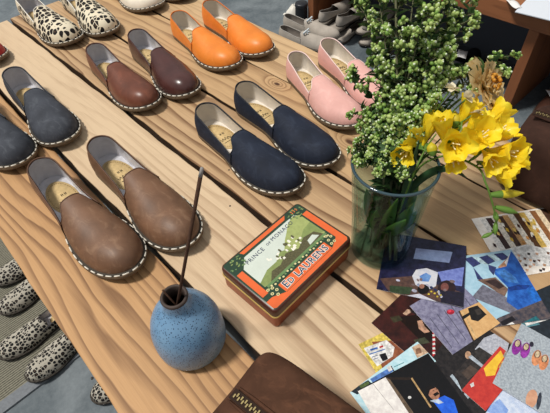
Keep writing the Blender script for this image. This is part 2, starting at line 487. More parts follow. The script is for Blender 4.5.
        if logo:                                                       # stamped size and scribbled mark
            X0 = cx + .008
            for k in range(2):
                y0 = .006 - k * .006
                for dx in (0, .0034): m.tube([(X0 - .016, y0 + dx * .7 - .001, .0126), (X0 - .0105, y0 + dx * .7 - .001, .0126)], .0005, 2, 4)
                m.tube([(X0 - .013, y0 - .001, .0126), (X0 - .013, y0 + .0014, .0126)], .0005, 2, 4)
            sc_ = [(X0 + .004 * math.sin(k * 1.9) + .003, .011 - k * .0017, .0127) for k in range(13)]
            m.tube(sc_, .0006, 2, 4)
            m.tube([(X0 + .012, .010, .0127), (X0 + .0125, -.008, .0127)], .0005, 2, 4)
        m.build('heel_pad', [pad, mats['padstitch'], mats['stamp']], io)
    if bow:
        m = MB(); t = .47; c = q.pt(t, 0, -.003)
        for sg in (1, -1):
            loop = [(c.x + .004 * math.sin(a), c.y + sg * (.011 - .010 * math.cos(a)), c.z + .003 + .006 * math.sin(a)) for a in [2 * PI * k / 10 for k in range(11)]]
            m.tube(loop, .0032, 0, 5)
            m.tube([(c.x, c.y, c.z + .002), (c.x + .014, c.y + sg * .010, c.z - .001)], .0026, 0, 5)
        m.ball((c.x, c.y, c.z + .004), .004, 0)
        m.build('bow', bow, r)
    return r

welt_beige = plain('welt_beige', (138, 128, 110), .7, .3, vary=.25, scale=120)
welt_grey = plain('welt_grey', (120, 114, 104), .7, .3, vary=.2, scale=120)
welt_groove = plain('welt_groove', (66, 60, 53), .8, .2)
stitch_w = plain('stitch_white', (226, 220, 205), .7, .3)
sole_tan = plain('sole_edge', (98, 82, 64), .65, .3, vary=.2, scale=90)
sole_dark = plain('sole_dark', (44, 40, 38), .7, .3)
pad_tan = plain('insole_pad', (205, 178, 128), .7, .3, vary=.15, scale=150)
pad_st = plain('insole_stitch', (150, 118, 72), .7, .3)
stamp = plain('insole_stamp', (42, 32, 26), .6, .3)
lin_grey = leather('lining_grey', (198, 197, 202), .30, .22, spec=.5)
lin_cream = leather('lining_cream', (222, 214, 202), .45, .12, spec=.4)
def kit(upper, lining, edge, welt=None, sole=None, pad=None):
    return dict(upper=upper, lining=lining, welt=welt or welt_beige, stitch=stitch_w, sole=sole or sole_tan, edge=edge, pad=pad or pad_tan, padstitch=pad_st, stamp=stamp)
K = {}
K['navy'] = kit(leather('nubuck_navy', (32, 38, 52), .75, .28, (52, 60, 76), .25), lin_cream, plain('edge_navy', (20, 24, 34), .6))
K['tan'] = kit(leather('leather_tan', (114, 82, 60), .52, .24, (146, 114, 88), .45), lin_grey, plain('edge_tan', (92, 60, 38), .6))
K['chestnut'] = kit(leather('leather_chestnut', (106, 62, 46), .36, .2, (134, 80, 60), .4), lin_grey, plain('edge_chestnut', (84, 44, 32), .5))
K['burgundy'] = kit(leather('leather_burgundy', (76, 45, 41), .27, .2, None, .55), lin_grey, plain('edge_burgundy', (66, 32, 28), .45))
K['orange'] = kit(leather('leather_orange', (232, 132, 48), .42, .1, (240, 148, 70), .4), lin_cream, plain('edge_orange', (216, 116, 40), .5))
K['pink'] = kit(leather('leather_pink', (222, 170, 160), .55, .08, (230, 186, 176), .3), lin_cream, plain('edge_pink', (236, 206, 198), .5))
K['slate'] = kit(leather('nubuck_slate', (66, 69, 76), .78, .25, (92, 96, 102), .2), lin_grey, plain('edge_slate', (44, 48, 56), .6))
K['leopard'] = kit(leopard('leopard_hair', (224, 212, 186), (24, 20, 20), 72), lin_grey, plain('edge_leopard', (232, 226, 212), .6), welt_beige)
K['cream'] = kit(leather('cream_hair', (236, 226, 208), .85, .08, None, .15), lin_cream, plain('edge_cream', (214, 200, 178), .6))
K['red'] = kit(leather('leather_red', (170, 34, 36), .5, .15, None, .4), lin_grey, plain('edge_red', (120, 22, 26), .5))
G = {'navy': 'navy pair', 'tan': 'tan pair', 'chestnut': 'brown pair', 'orange': 'orange pair', 'pink': 'pink pair', 'slate': 'slate pair', 'leopard': 'leopard pair on the table', 'cream': 'cream pair'}
def put(k, label, heel, toeR, low, s, group=None, L=None, ext=.006, sep=.0025, **kw):
    """heel rim, right and left corner of the toe as points of the table"""
    mid = (Vector(toeR) + Vector(low)) / 2; h = Vector(heel); d = (mid - h).normalized()
    toe = mid + d * ext; he = h - d * .013
    pr = Vector((-d.y, d.x)) * (sep * s); toe = toe + pr; he = he + pr
    return shoe('slip_on_shoe', label, 'shoe', he, toe, s, K[k], group, L=L, **kw)
put('navy', 'navy nubuck slip-on shoe just behind the orange tin, nearer the wooden gap', (.355, .598), (.362, .350), (.321, .366), -1, 'pair of navy slip-on shoes', sep=0.0035)
put('navy', 'navy nubuck slip-on shoe between its navy twin and the pink shoe', (.440, .598), (.457, .351), (.412, .364), 1, 'pair of navy slip-on shoes', sep=0.0035)
put('burgundy', 'dark glossy burgundy-brown slip-on shoe, right shoe of the brown pair', (.413, .948), (.412, .696), (.367, .705), 1, 'pair of brown slip-on shoes', sep=0.006, width=0.97)
put('chestnut', 'warm chestnut-brown slip-on shoe beside the darker burgundy one', (.330, .965), (.330, .722), (.288, .733), -1, 'pair of brown slip-on shoes', sep=0.006, width=0.97)
put('orange', 'bright orange leather slip-on shoe nearer the brown pair', (.548, .950), (.542, .708), (.488, .722), -1, 'pair of orange slip-on shoes', sep=0.0065)
put('orange', 'bright orange leather slip-on shoe at the far table edge', (.619, .939), (.623, .699), (.580, .703), 1, 'pair of orange slip-on shoes', sep=0.0065)
put('pink', 'pale pink slip-on shoe standing whole beside the navy pair', (.600, .602), (.556, .391), (.512, .402), -1, 'pair of pink slip-on shoes', L=.24, sep=0.005)
put('pink', 'pale pink slip-on shoe half hidden behind the green bouquet', (.672, .592), (.640, .372), (.594, .384), 1, 'pair of pink slip-on shoes', L=.24, sep=0.005)
put('slate', 'slate-blue nubuck slip-on shoe whose whole toe shows, left of the tan pair', (.146, 1.006), (.166, .760), (.118, .748), 1, 'pair of slate slip-on shoes', sep=0.006, width=0.97)
put('slate', 'slate-blue nubuck slip-on shoe cut off by the left edge of the picture', (.062, 1.014), (.083, .760), (.026, .753), -1, 'pair of slate slip-on shoes', sep=0.006, width=0.97)
put('tan', 'tan-brown worn leather slip-on shoe nearest the table edge on the left', (.077, .677), (.098, .413), (.052, .415), -1, 'pair of tan slip-on shoes', sep=0.0065, width=0.95)
put('tan', 'tan-brown worn leather slip-on shoe next to the incense stick', (.157, .655), (.181, .390), (.141, .396), 1, 'pair of tan slip-on shoes', sep=0.0065, width=0.97)
put('leopard', 'leopard-print slip-on shoe on the table, nearer the left gap', (.335, 1.365), (.357, 1.100), (.305, 1.102), -1, 'pair of leopard slip-on shoes on the table', sep=0.0092, width=0.94)
put('leopard', 'leopard-print slip-on shoe on the table, next to the cream pair', (.424, 1.340), (.432, 1.071), (.386, 1.070), 1, 'pair of leopard slip-on shoes on the table', sep=0.0092, width=0.94)
put('cream', 'cream furry slip-on shoe nearer the leopard pair, at the top', (.575, 1.350), (.595, 1.095), (.530, 1.107), -1, 'pair of cream slip-on shoes', width=1.1)
put('cream', 'cream furry slip-on shoe nearer the orange pair, at the top', (.667, 1.345), (.690, 1.083), (.640, 1.092), 1, 'pair of cream slip-on shoes')
rp = at(3, 66)
shoe('slip_on_shoe', 'red slip-on shoe of which only the toe shows at the left edge', 'shoe', (rp.x - .012, rp.y + .262), (rp.x - .012, rp.y - .002), -1, K['red'], None, L=.26)

# ---------------------------------------------------------------- tin box
tin_brown = plain('tin_rust_red', (150, 72, 38), .38, .5, .25, vary=.18, scale=60)
tin_gold = plain('tin_gold', (224, 190, 112), .3, .5, .4)
tin_black = plain('tin_maroon', (78, 38, 26), .4, .5)
P_ORANGE = plain('print_orange', (226, 104, 52), .32, .5, vary=.06, scale=80)
P_GREEN = plain('print_dark_green', (40, 64, 46), .32, .5, vary=.15, scale=200)
P_LEAF = plain('print_leaf', (104, 134, 84), .32, .5, vary=.2, scale=300)
P_SKY = plain('print_sky', (206, 214, 202), .32, .5, vary=.04, scale=60)
P_HILL = plain('print_hill', (160, 170, 104), .32, .5, vary=.12, scale=160)
P_HILL2 = plain('print_far_hill', (132, 146, 86), .32, .5, vary=.15, scale=160)
P_SCRUB = plain('print_scrub', (88, 84, 56), .32, .5, vary=.4, scale=420)
P_WHITE = plain('print_white', (236, 232, 216), .32, .5)
P_NAVY = plain('print_navy', (44, 52, 88), .32, .5)
P_DOT = plain('print_flower', (216, 206, 150), .32, .5)
TINP = [tin_black, P_ORANGE, P_GREEN, P_LEAF, P_SKY, P_HILL, P_HILL2, P_SCRUB, P_WHITE, P_NAVY, P_DOT]
TW, TD, TH = .154, .102, .043
def rrect(w, d, r, n=6):
    pts = []
    for cx, cy, a0 in ((w / 2 - r, d / 2 - r, 0), (-w / 2 + r, d / 2 - r, 90), (-w / 2 + r, -d / 2 + r, 180), (w / 2 - r, -d / 2 + r, 270)):
        for k in range(n + 1):
            a = math.radians(a0 + 90 * k / n); pts.append((cx + r * math.cos(a), cy + r * math.sin(a)))
    return pts
def loft(m, prof, w, d, r, mi=0):
    rows = [[(x, y, z) for x, y in rrect(w - 2 * o, d - 2 * o, max(.001, r - o))] for o, z in prof]
    m.grid(rows, mi, closed=True)
    return rows
tin = thing('tin_box', 'old orange and green printed cigarette tin with a rust-red base on the planks', 'tin', (.234, .262, TOP + .0004), math.radians(2.6))
m = MB(); rows = loft(m, [(.003, 0), (.0016, .0008), (.0012, .004), (.0012, .027)], TW, TD, .007)
m.f.append(list(range(len(rows[0])))[::-1]); m.m.append(0); m.build('tin_body', tin_brown, tin)
m = MB(); loft(m, [(.0012, .0255), (-.0004, .0262), (-.0008, .0272), (-.0004, .0282), (.0006, .0288)], TW, TD, .007); m.build('gold_bead', tin_gold, tin)
m = MB(); rows = loft(m, [(.0004, .0285), (.0002, .0390), (.0010, .0418), (.0028, .0430)], TW, TD, .007)
m.m = [0] * len(m.f); m.f.append(list(range(3 * len(rows[0]), 4 * len(rows[0])))); m.m.append(2)
UV = lambda u, v: ((u - .5) * (TW - .006), (v - .5) * (TD - .006))
layer_z = [.04304]
def lidpoly(pts, mi):
    layer_z[0] += .0000025
    m.add([(*UV(u, v), layer_z[0]) for u, v in pts], [list(range(len(pts)))], mi, True)
def ellipse(cx, cy, rx, ry, n=14, rot=0):
    c, s_ = math.cos(rot), math.sin(rot)
    return [(cx + rx * math.cos(2 * PI * k / n) * c - ry * math.sin(2 * PI * k / n) * s_, cy + rx * math.cos(2 * PI * k / n) * s_ + ry * math.sin(2 * PI * k / n) * c) for k in range(n)]
lidpoly([(.01, .02), (.99, .02), (.99, .98), (.01, .98)], 2)
lidpoly([(.008, .16), (.008, .035), (.03, .008), (.97, .008), (.992, .04), (.992, .80), (.925, .80), (.925, .16), (.80, .07), (.20, .07), (.075, .16)], 1)   # front and right border
lidpoly([(.02, .24), (.085, .24), (.085, .74), (.02, .74)], 1)                                    # left strip
lidpoly([(.22, .925), (.76, .925), (.80, .985), (.20, .985)], 1)                                  # back strip
lidpoly([(.105, .33), (.905, .33), (.905, .80), (.86, .885), (.20, .885), (.105, .74)], 4)         # picture: sky
lidpoly([(.40, .33), (.905, .33), (.905, .82), (.84, .885), (.74, .83), (.66, .74), (.58, .66), (.50, .55)], 5)
lidpoly([(.105, .33), (.62, .33), (.56, .50), (.46, .58), (.36, .50), (.24, .50), (.105, .42)], 6)
lidpoly([(.60, .40), (.905, .36), (.905, .62), (.80, .60), (.70, .52)], 6)
lidpoly([(.18, .33), (.88, .33), (.84, .46), (.72, .50), (.60, .42), (.48, .50), (.36, .42), (.26, .44)], 7)
random.seed(3)
for k in range(26):
    u, v = random.uniform(.30, .70), random.uniform(.44, .60); w_, h_ = random.uniform(.012, .03), random.uniform(.02, .05)
    lidpoly([(u, v), (u + w_, v), (u + w_, v + h_), (u + w_ * .5, v + h_ * 1.3), (u, v + h_)], 8 if k % 4 else 7)
lidpoly([(.70, .34), (.84, .36), (.80, .44), (.72, .42)], 4)
lidpoly([(.12, .29), (.90, .29), (.90, .33), (.12, .33)], 3)
lidpoly([(.195, .075), (.805, .075), (.805, .225), (.195, .225)], 1)                               # name panel
for k in range(24): lidpoly(ellipse(.12 + k * .0335, .272 + .012 * math.sin(k * 2.1), .011, .015, 8), 10 if k % 3 else 3)
for cx, cy in ((.13, .13), (.155, .19), (.10, .19), (.14, .25), (.10, .27), (.88, .13), (.85, .20), (.90, .22), (.87, .27), (.84, .13)):
    lidpoly(ellipse(cx, cy, .016, .022, 8), 10); lidpoly(ellipse(cx, cy, .007, .010, 6), 2)
for k in range(60):                                                                                # foliage in the far corners
    c = ((.10, .90), (.90, .90))[k % 2]; a = random.uniform(0, 2 * PI); r_ = random.uniform(0, 1) ** .5
    u = min(.975, max(.025, c[0] + .10 * r_ * math.cos(a))); v = min(.97, max(.70, c[1] + .12 * r_ * math.sin(a)))
    lidpoly(ellipse(u, v, .014, .010, 6, random.uniform(0, 3)), random.choice((3, 3, 2, 6)))
for k in range(6): lidpoly(ellipse(.87 + .03 * (k % 3), .92 + .03 * (k // 3), .008, .011, 6), 1)
def letters(txt, size, bold=0.0, spacing=1.0):
    cu = bpy.data.curves.new('lettering', 'FONT'); cu.body = txt; cu.size = size; cu.align_x = 'CENTER'; cu.align_y = 'CENTER'
    cu.offset = bold; cu.space_character = spacing; cu.resolution_u = 2
    o = bpy.data.objects.new('lettering', cu); COL.objects.link(o)
    bpy.context.view_layer.update()
    me = bpy.data.meshes.new_from_object(o.evaluated_get(bpy.context.evaluated_depsgraph_get()))
    vs_ = [v.co.copy() for v in me.vertices]; fs_ = [list(p.vertices) for p in me.polygons]
    bpy.data.objects.remove(o); bpy.data.curves.remove(cu); bpy.data.meshes.remove(me)
    return vs_, fs_
def lidtext(txt, u, v, size, mi, bold, spacing, dz, arc_=0, rot=0):
    vs_, fs_ = letters(txt, size, bold, spacing); cx, cy = UV(u, v); co, si = math.cos(rot), math.sin(rot)
    m.add([(cx + p.x * co - (p.y + arc_ * p.x ** 2) * si, cy + p.x * si + (p.y + arc_ * p.x ** 2) * co, layer_z[0] + dz) for p in vs_], fs_, mi, True)
for mi_, bo_, dz_ in ((8, .0009, .00001), (9, .0002, .00002)):
    lidtext('E', .245, .152, .0150, mi_, bo_, 1.0, dz_)
    lidtext('D', .305, .146, .0112, mi_, bo_, 1.0, dz_)
    lidtext('LAURENS', .575, .150, .0136, mi_, bo_, 1.1, dz_)
lidtext('PRINCE', .275, .785, .0088, 9, 0.0, 1.15, .00001, 0, .02)
lidtext('OF', .455, .795, .0058, 9, 0.0, 1.1, .00001)
lidtext('MONACO', .645, .81, .0088, 9, 0.0, 1.15, .00001, 0, .02)
m.build('tin_lid', TINP, tin)

# ---------------------------------------------------------------- blue bud vase, incense
def glaze():
    t = NT('blue_speckled_glaze'); ob = t.tc.outputs['Object']
    v = t.n.new('ShaderNodeTexVoronoi'); t.put(v.inputs['Vector'], ob); v.inputs['Scale'].default_value = 480
    sel = t.n.new('ShaderNodeSeparateColor'); t.put(sel.inputs[0], v.outputs['Color'])
    sp_ = t.math('MULTIPLY', t.math('LESS_THAN', v.outputs['Distance'], .34), t.math('GREATER_THAN', sel.outputs[0], .40))
    f = t.noise(ob, 45, 3)
    c = t.ramp(f, [(.3, lin((100, 138, 172))), (.7, lin((122, 158, 188)))])
    t.put(t.p.inputs['Base Color'], t.mix(t.math('MULTIPLY', sp_, .85), c, lin((30, 46, 68))))
    t.p.inputs['Roughness'].default_value = .36; t.bump(f, .15, .001)
    return t.m
bv = thing('bud_vase', 'small round sky-blue speckled ceramic vase holding an incense stick', 'vase', (.0745, .2715, TOP))
m = MB(); m.lathe([(0, .0005), (.028, .0004), (.033, .0012), (.0395, .005), (.0428, .013), (.0436, .026), (.0433, .038), (.0420, .050), (.0390, .062), (.0340, .0735), (.0270, .0830), (.0205, .0892), (.0170, .0928), (.0157, .0970), (.0153, .1030), (.0150, .1090)], n=56)
m.build('vase_body', glaze(), bv)
m = MB(); m.lathe([(.0150, .1087), (.0155, .1110), (.0145, .1128), (.0126, .1131), (.0116, .1115), (.0112, .1060), (.0116, .0960), (.0165, .0850), (.027, .071), (.034, .048), (.032, .014), (0, .006)], n=40)
m.build('rim', plain('raw_clay_rim', (70, 58, 52), .6, .3, vary=.2, scale=120), bv)
stickm = plain('incense_paste', (74, 52, 40), .85, .2, vary=.25, scale=200)
tip = at(202, 168, TOP + .30); 
mouth = Vector((.0775, .2665, TOP + .112)); base = mouth + (mouth - tip).normalized() * ((mouth.z - TOP - .0085) / (tip - mouth).normalized().z)
sd_ = (tip - base)
st = thing('incense_stick', 'long thin brown incense stick standing in the blue vase', 'incense stick', base)
m = MB(); m.tube([Vector((0, 0, 0)), sd_ * .5, sd_ * .97], .0017, 0, 8); m.build('stick', stickm, st)
m = MB(); m.tube([sd_ * .97, sd_ * 1.0], lambda f: .0018 - .0005 * f, 0, 8); tag(m.build('ash_tip', plain('ash', (150, 146, 142), .9, .2), st), 'pale grey ash tip', None)
mo = Vector((.0745 + .012, .2715 - .006, TOP + .0085)); p2 = Vector((.0745 - .0068, .2715 + .0052, TOP + .126))
m = MB(); m.tube([Vector((0, 0, 0)), (p2 - mo) * .5, p2 - mo], .0012, 0, 6)
tag(m.build('incense_stub', stickm, None, True, mo), 'short burnt incense stub leaning at the left of the blue vase mouth', 'incense stick')

# ---------------------------------------------------------------- suede wash bags
def bag(name, label, c, rz, Lx, Wy, Hz, col, zlen, e=.27, zy=0.0):
    r = thing(name, label, 'bag', c, rz)
    mt = leather('suede_' + name + str(int(c[0] * 100)), col, .85, .3, tuple(min(255, int(v * 1.35)) for v in col), .15)
    pw = lambda v, k: math.copysign(abs(v) ** k, v)
    m = MB(); rows = []; NU, NV = 72, 26
    for i in range(NV + 1):
        b = -PI / 2 + PI * i / NV; row = []
        for j in range(NU):
            a = 2 * PI * j / NU
            x = Lx / 2 * pw(math.cos(a), e) * pw(math.cos(b), e); y = Wy / 2 * pw(math.sin(a), e) * pw(math.cos(b), e)
            z = Hz / 2 + Hz / 2 * pw(math.sin(b), e * .9)
            k = z / Hz; y *= 1.0 - .16 * k ** 2; x *= 1.0 - .03 * k
            nz = noise.noise(Vector((x * 14 + c[0] * 7, y * 14, z * 14)))
            y += .004 * nz * math.sin(PI * k); z += .003 * noise.noise(Vector((x * 11, y * 11, 5 + c[1]))) * k
            if k > .5: z -= .0035 * math.exp(-((y - zy) / .010) ** 2)
            row.append((x, y, max(.0004, z)))
        rows.append(row)
    m.grid(rows, 0, closed=True); m.build('bag_body', mt, r)
    zt = Hz - .0012; x0, x1 = -Lx * .455, -Lx * .455 + zlen * .92
    m = MB(); m.box(((x0 + x1) / 2, zy, zt), (x1 - x0, .011, .0012)); m.build('zipper_tape', plain('zip_tape', (48, 34, 26), .8, .2), r)
    m = MB(); k = 0; x = x0 + .004
    while x < x1:
        m.box((x, zy + .0012 * (1 if k % 2 else -1), zt + .0014), (.0015, .0038, .0014), 0); x += .0026; k += 1
    m.build('zipper_teeth', plain('brass', (196, 176, 122), .3, .5, .85), r)
    m = MB()
    for sg in (1, -1):
        m.tube([(x0 + (x1 - x0) * k / 8, zy + sg * (.0076 + .0008 * math.sin(k)), zt + .0002) for k in range(9)], lambda f: .0022 * (1 - .7 * abs(2 * f - 1) ** 6), 0, 6)
    m.build('zipper_flap', mt, r)
    return r
bag('wash_bag', 'dark brown suede wash bag with brass zipper at the bottom edge of the picture', (.0770, .0575, TOP), math.atan2(-.98, .15), .224, .134, .086, (78, 52, 38), .20, e=.22, zy=-.004)
bag('wash_bag', 'dark chocolate suede wash bag standing behind the yellow freesias at the right', (.640, .030, TOP), math.atan2(-.985, .10), .25, .135, .115, (60, 40, 32), .22, e=.38)

# ---------------------------------------------------------------- photographs lying on the planks
def clip(poly, w, h):
    for ax, lim, sg in ((0, 0, 1), (0, w, -1), (1, 0, 1), (1, h, -1)):
        out = []
        for i in range(len(poly)):
            a, b = poly[i - 1], poly[i]; da, db = (a[ax] - lim) * sg, (b[ax] - lim) * sg
            if (da >= 0) != (db >= 0):
                t = da / (da - db); out.append((a[0] + (b[0] - a[0]) * t, a[1] + (b[1] - a[1]) * t))
            if db >= 0: out.append(b)
        poly = out
        if len(poly) < 3: return []
    return poly
def ink(rgb, rgb2=None, scale=120):
    k = ('ink',) + tuple(rgb) + (tuple(rgb2) if rgb2 else ()) + (scale,)
    if k in MATS: return MATS[k]
    t = NT('photo_ink')
    if not rgb2: rgb2 = tuple(int(v * .74) for v in rgb); scale = 190
    if rgb2:
        t.put(t.p.inputs['Base Color'], t.ramp(t.noise(t.tc.outputs['Object'], scale, 4, .7), [(.38, lin(rgb)), (.62, lin(rgb2))]))
    else: t.p.inputs['Base Color'].default_value = lin(rgb)
    t.p.inputs['Roughness'].default_value = .33; t.p.inputs['Specular IOR Level'].default_value = .35
    MATS[k] = t.m; return t.m
def el(cx, cy, rx, ry, rot=0, n=12): return ellipse(cx, cy, rx, ry, n, math.radians(rot))
def bar(x0, y0, x1, y1, w):
    d = math.hypot(x1 - x0, y1 - y0); nx, ny = -(y1 - y0) / d * w / 2, (x1 - x0) / d * w / 2
    return [(x0 + nx, y0 + ny), (x1 + nx, y1 + ny), (x1 - nx, y1 - ny), (x0 - nx, y0 - ny)]
paper = plain('photo_paper', (232, 230, 226), .5, .3)
def card(label, corner, u_deg, w, h, lay, base, shapes, cat='photo', name='photo_print', tilt=0.0):
    """corner = far-left corner on the table; shapes = printed patches (colour, outline as the photograph shows it)"""
    z = TOP + .0004 + lay * .0010; th = .0005
    a = math.radians(u_deg); U_ = Vector((math.cos(a), math.sin(a))); V_ = Vector((math.sin(a), -math.cos(a)))
    mats = [paper, base]; m = MB()
    m.add([(0, 0, 0), (w, 0, 0), (w, -h, 0), (0, -h, 0), (0, 0, th), (w, 0, th), (w, -h, th), (0, -h, th)],
          [(0, 1, 2, 3), (0, 4, 5, 1), (1, 5, 6, 2), (2, 6, 7, 3), (3, 7, 4, 0)], 0, True)
    m.add([(0, 0, th), (w, 0, th), (w, -h, th), (0, -h, th)], [(3, 2, 1, 0)], 1, True)
    zz = th
    for mt, poly in shapes:
        pl = []
        for px, py in poly:
            p = at(px, py, z + th); d = Vector((p.x - corner[0], p.y - corner[1])); pl.append((d.dot(U_), d.dot(V_)))
        pl = clip(pl, w, h)
        if not pl: continue
        if sum(pl[i - 1][0] * pl[i][1] - pl[i][0] * pl[i - 1][1] for i in range(len(pl))) > 0: pl = pl[::-1]
        if mt not in mats: mats.append(mt)
        zz += .00001
        m.add([(x, -y, zz) for x, y in pl], [list(range(len(pl)))], mats.index(mt), True)
    o = m.build(name, mats, None, False, (corner[0], corner[1], z)); o.rotation_euler = (0, -tilt, a)
    tag(o, label, cat, 'photographs spread on the table')
    return o
def Z(x0, y0, s_):                                   # patch outlines noted on an enlargement of the photograph
    return lambda *p: [(x0 + a / s_, y0 + b / s_) for a, b in p]
W_ = ink((238, 236, 232)); BK = ink((20, 20, 24)); SK = ink((206, 150, 116))
# clothesline-like yellow picture at the right edge
z = Z(450, 190, 5.5); sh = []
for i, c in enumerate([(236, 232, 226), (66, 46, 44), (240, 230, 214), (84, 62, 52), (206, 160, 108), (244, 236, 220), (96, 66, 44), (222, 184, 96), (246, 238, 222), (150, 100, 62), (236, 214, 180), (86, 60, 46), (176, 118, 66), (110, 70, 44)]):
    x = 165 + i * 30; sh.append((ink(c, tuple(int(v * .8) for v in c), 260), z((x, 160 - i * 5), (x + 32, 158 - i * 5), (x + 175, 350 - i * 6), (x + 130, 360 - i * 6))))
for i in range(34):
    x, y = random.uniform(215, 480), random.uniform(150, 300); c = random.choice([(228, 186, 70), (240, 206, 110), (250, 244, 230), (90, 50, 40), (214, 150, 80), (60, 40, 40)])
    sh.append((ink(c), [(450 + (x + dx) / 5.5, 190 + (y + dy) / 5.5) for dx, dy in ((0, 0), (16, 6), (24, 26), (6, 18))]))
sh.append((W_, z((250, 340), (420, 300), (560, 330), (560, 420), (300, 420))))
for i in range(40):
    x, y = random.uniform(310, 560), random.uniform(330, 470); c = random.choice([(70, 44, 40), (200, 150, 110), (244, 240, 236), (120, 80, 60), (40, 30, 32), (226, 180, 150)])
    sh.append((ink(c), [(450 + (x + dx) / 5.5, 190 + (y + dy) / 5.5) for dx, dy in ((0, 0), (18, 4), (14, 16), (2, 12))]))
card('photo print of yellow and brown patterned stripes beneath the drooping freesia buds', (.491, .129), -35, .120, .107, 0, ink((228, 218, 206), (240, 234, 226)), sh)
# yellow-edged card with a white label
z = Z(350, 340, 5.5)
card('small yellow-edged card with a white label, on the bare planks left of the other prints', (.2175, .122), -19, .045, .075, 0, ink((232, 206, 96)), [
    (ink((120, 66, 44), (150, 90, 60)), z((120, 10), (260, 0), (330, 90), (180, 160))), (W_, z((75, 45), (200, 0), (245, 40), (235, 90), (150, 145))),
    (ink((60, 110, 190)), z((110, 50), (150, 38), (154, 48), (114, 60))), (ink((180, 50, 50)), z((160, 36), (180, 28), (184, 38), (164, 46))),
    (ink((90, 130, 190)), z((105, 76), (190, 48), (192, 54), (107, 82))), (BK, z((160, 80), (195, 70), (210, 105), (180, 118))), (ink((130, 140, 160)), z((120, 92), (150, 82), (152, 86), (122, 97))),
    (ink((130, 140, 160)), z((128, 104), (156, 95), (158, 99), (130, 109)))])
# dark maroon print
z = Z(370, 270, 5.5)
card('dark maroon print of hands stitching leather with a red and white cord', (.251, .1285), -2, .092, .105, .5, ink((40, 20, 20), (66, 30, 28), 60), [
    (ink((28, 16, 16)), z((150, 260), (300, 240), (420, 330), (300, 412))), (ink((196, 150, 124)), z((260, 280), (285, 275), (300, 310), (330, 340), (300, 348), (268, 322))),
    (ink((206, 168, 140)), z((180, 240), (205, 215), (235, 225), (200, 250))), (ink((66, 62, 44)), z((110, 260), (160, 250), (180, 275), (130, 290))), (ink((70, 74, 56)), z((240, 385), (300, 370), (330, 400), (260, 412))),
    (ink((30, 30, 40)), z((215, 225), (270, 205), (360, 235), (330, 265), (260, 250))), (ink((170, 170, 190)), z((255, 245), (320, 250), (330, 285), (290, 275))),
    (BK, z((330, 330), (420, 300), (560, 420), (480, 470)))] + [(W_ if i % 2 else ink((190, 40, 50)), bar(433.6, 332 + i * 2.2, 434, 334.4 + i * 2.2, 2.6)) for i in range(11)])
# jeans print
z = Z(450, 250, 5.5); sh = []
for pl in ([(78, 48), (120, 36), (170, 75), (128, 95)], [(160, 40), (205, 28), (250, 62), (210, 80)], [(240, 22), (290, 15), (330, 45), (285, 58)], [(128, 95), (172, 150), (215, 190), (150, 160)], [(210, 80), (255, 95), (240, 140), (215, 110)]):
    sh.append((ink((56, 64, 116)), z(*pl)))
for pl in ([(120, 36), (160, 40), (210, 80), (170, 75)], [(205, 28), (240, 22), (285, 58), (250, 62)]): sh.append((ink((196, 224, 232)), z(*pl)))
sh += [(ink((96, 72, 60), (130, 104, 90)), z((150, 165), (250, 150), (320, 215), (300, 260), (210, 200))), (ink((60, 44, 44)), z((190, 170), (250, 160), (300, 200), (270, 215))),
       (ink((120, 120, 134), (90, 88, 100), 200), z((180, 190), (310, 260), (400, 330), (340, 350), (120, 260))),
       (SK, z((262, 96), (320, 40), (345, 70), (300, 108))), (ink((236, 232, 230)), z((300, 70), (335, 10), (350, 60), (320, 100))),
       (ink((24, 72, 150), (44, 104, 190), 90), z((335, 5), (400, 88), (462, 185), (560, 300), (560, 380), (480, 300), (380, 335), (312, 285), (318, 205), (245, 132), (250, 104), (310, 90))),
       (ink((22, 60, 140)), z((318, 205), (380, 190), (440, 195), (420, 215), (330, 225))), (ink((34, 110, 205)), z((420, 225), (470, 190), (560, 300), (560, 380), (490, 330))),
       (ink((70, 130, 205)), z((250, 118), (300, 105), (360, 150), (380, 185), (310, 175))), (W_, z((500, 215), (560, 270), (560, 300), (470, 190)))]
sh += [(ink((52, 54, 66), (96, 84, 84), 150), [(480, 334), (498, 318), (520, 309), (552, 296), (552, 320), (530, 326), (491, 340)]), (W_, [(497, 330), (512, 322), (516, 325), (500, 333)]), (ink((40, 110, 120)), [(524, 322), (536, 316), (540, 320), (527, 325)]), (ink((30, 28, 34)), [(500, 322), (512, 316), (516, 320), (503, 326)])]
card('print of blue jeans on a pale blue cube-pattern floor', (.369, .140), -36.5, .135, .108, 1.6, ink((150, 186, 204), (166, 198, 214)), sh)
# teal and black print peeping out below the jeans print
z = Z(450, 320, 4.44)
card('print in black, teal and white showing as a strip below the jeans print', (.392, .024), -22, .110, .060, 0, ink((36, 44, 52)), [
    (ink((196, 214, 218)), z((170, 60), (330, 20), (350, 40), (200, 75))), (ink((90, 140, 150)), z((300, 20), (380, 0), (400, 20), (330, 35))), (W_, z((330, 12), (444, -20), (444, -4), (340, 26))),
    (ink((150, 80, 70)), z((340, 0), (390, -14), (400, 0), (350, 12)))])
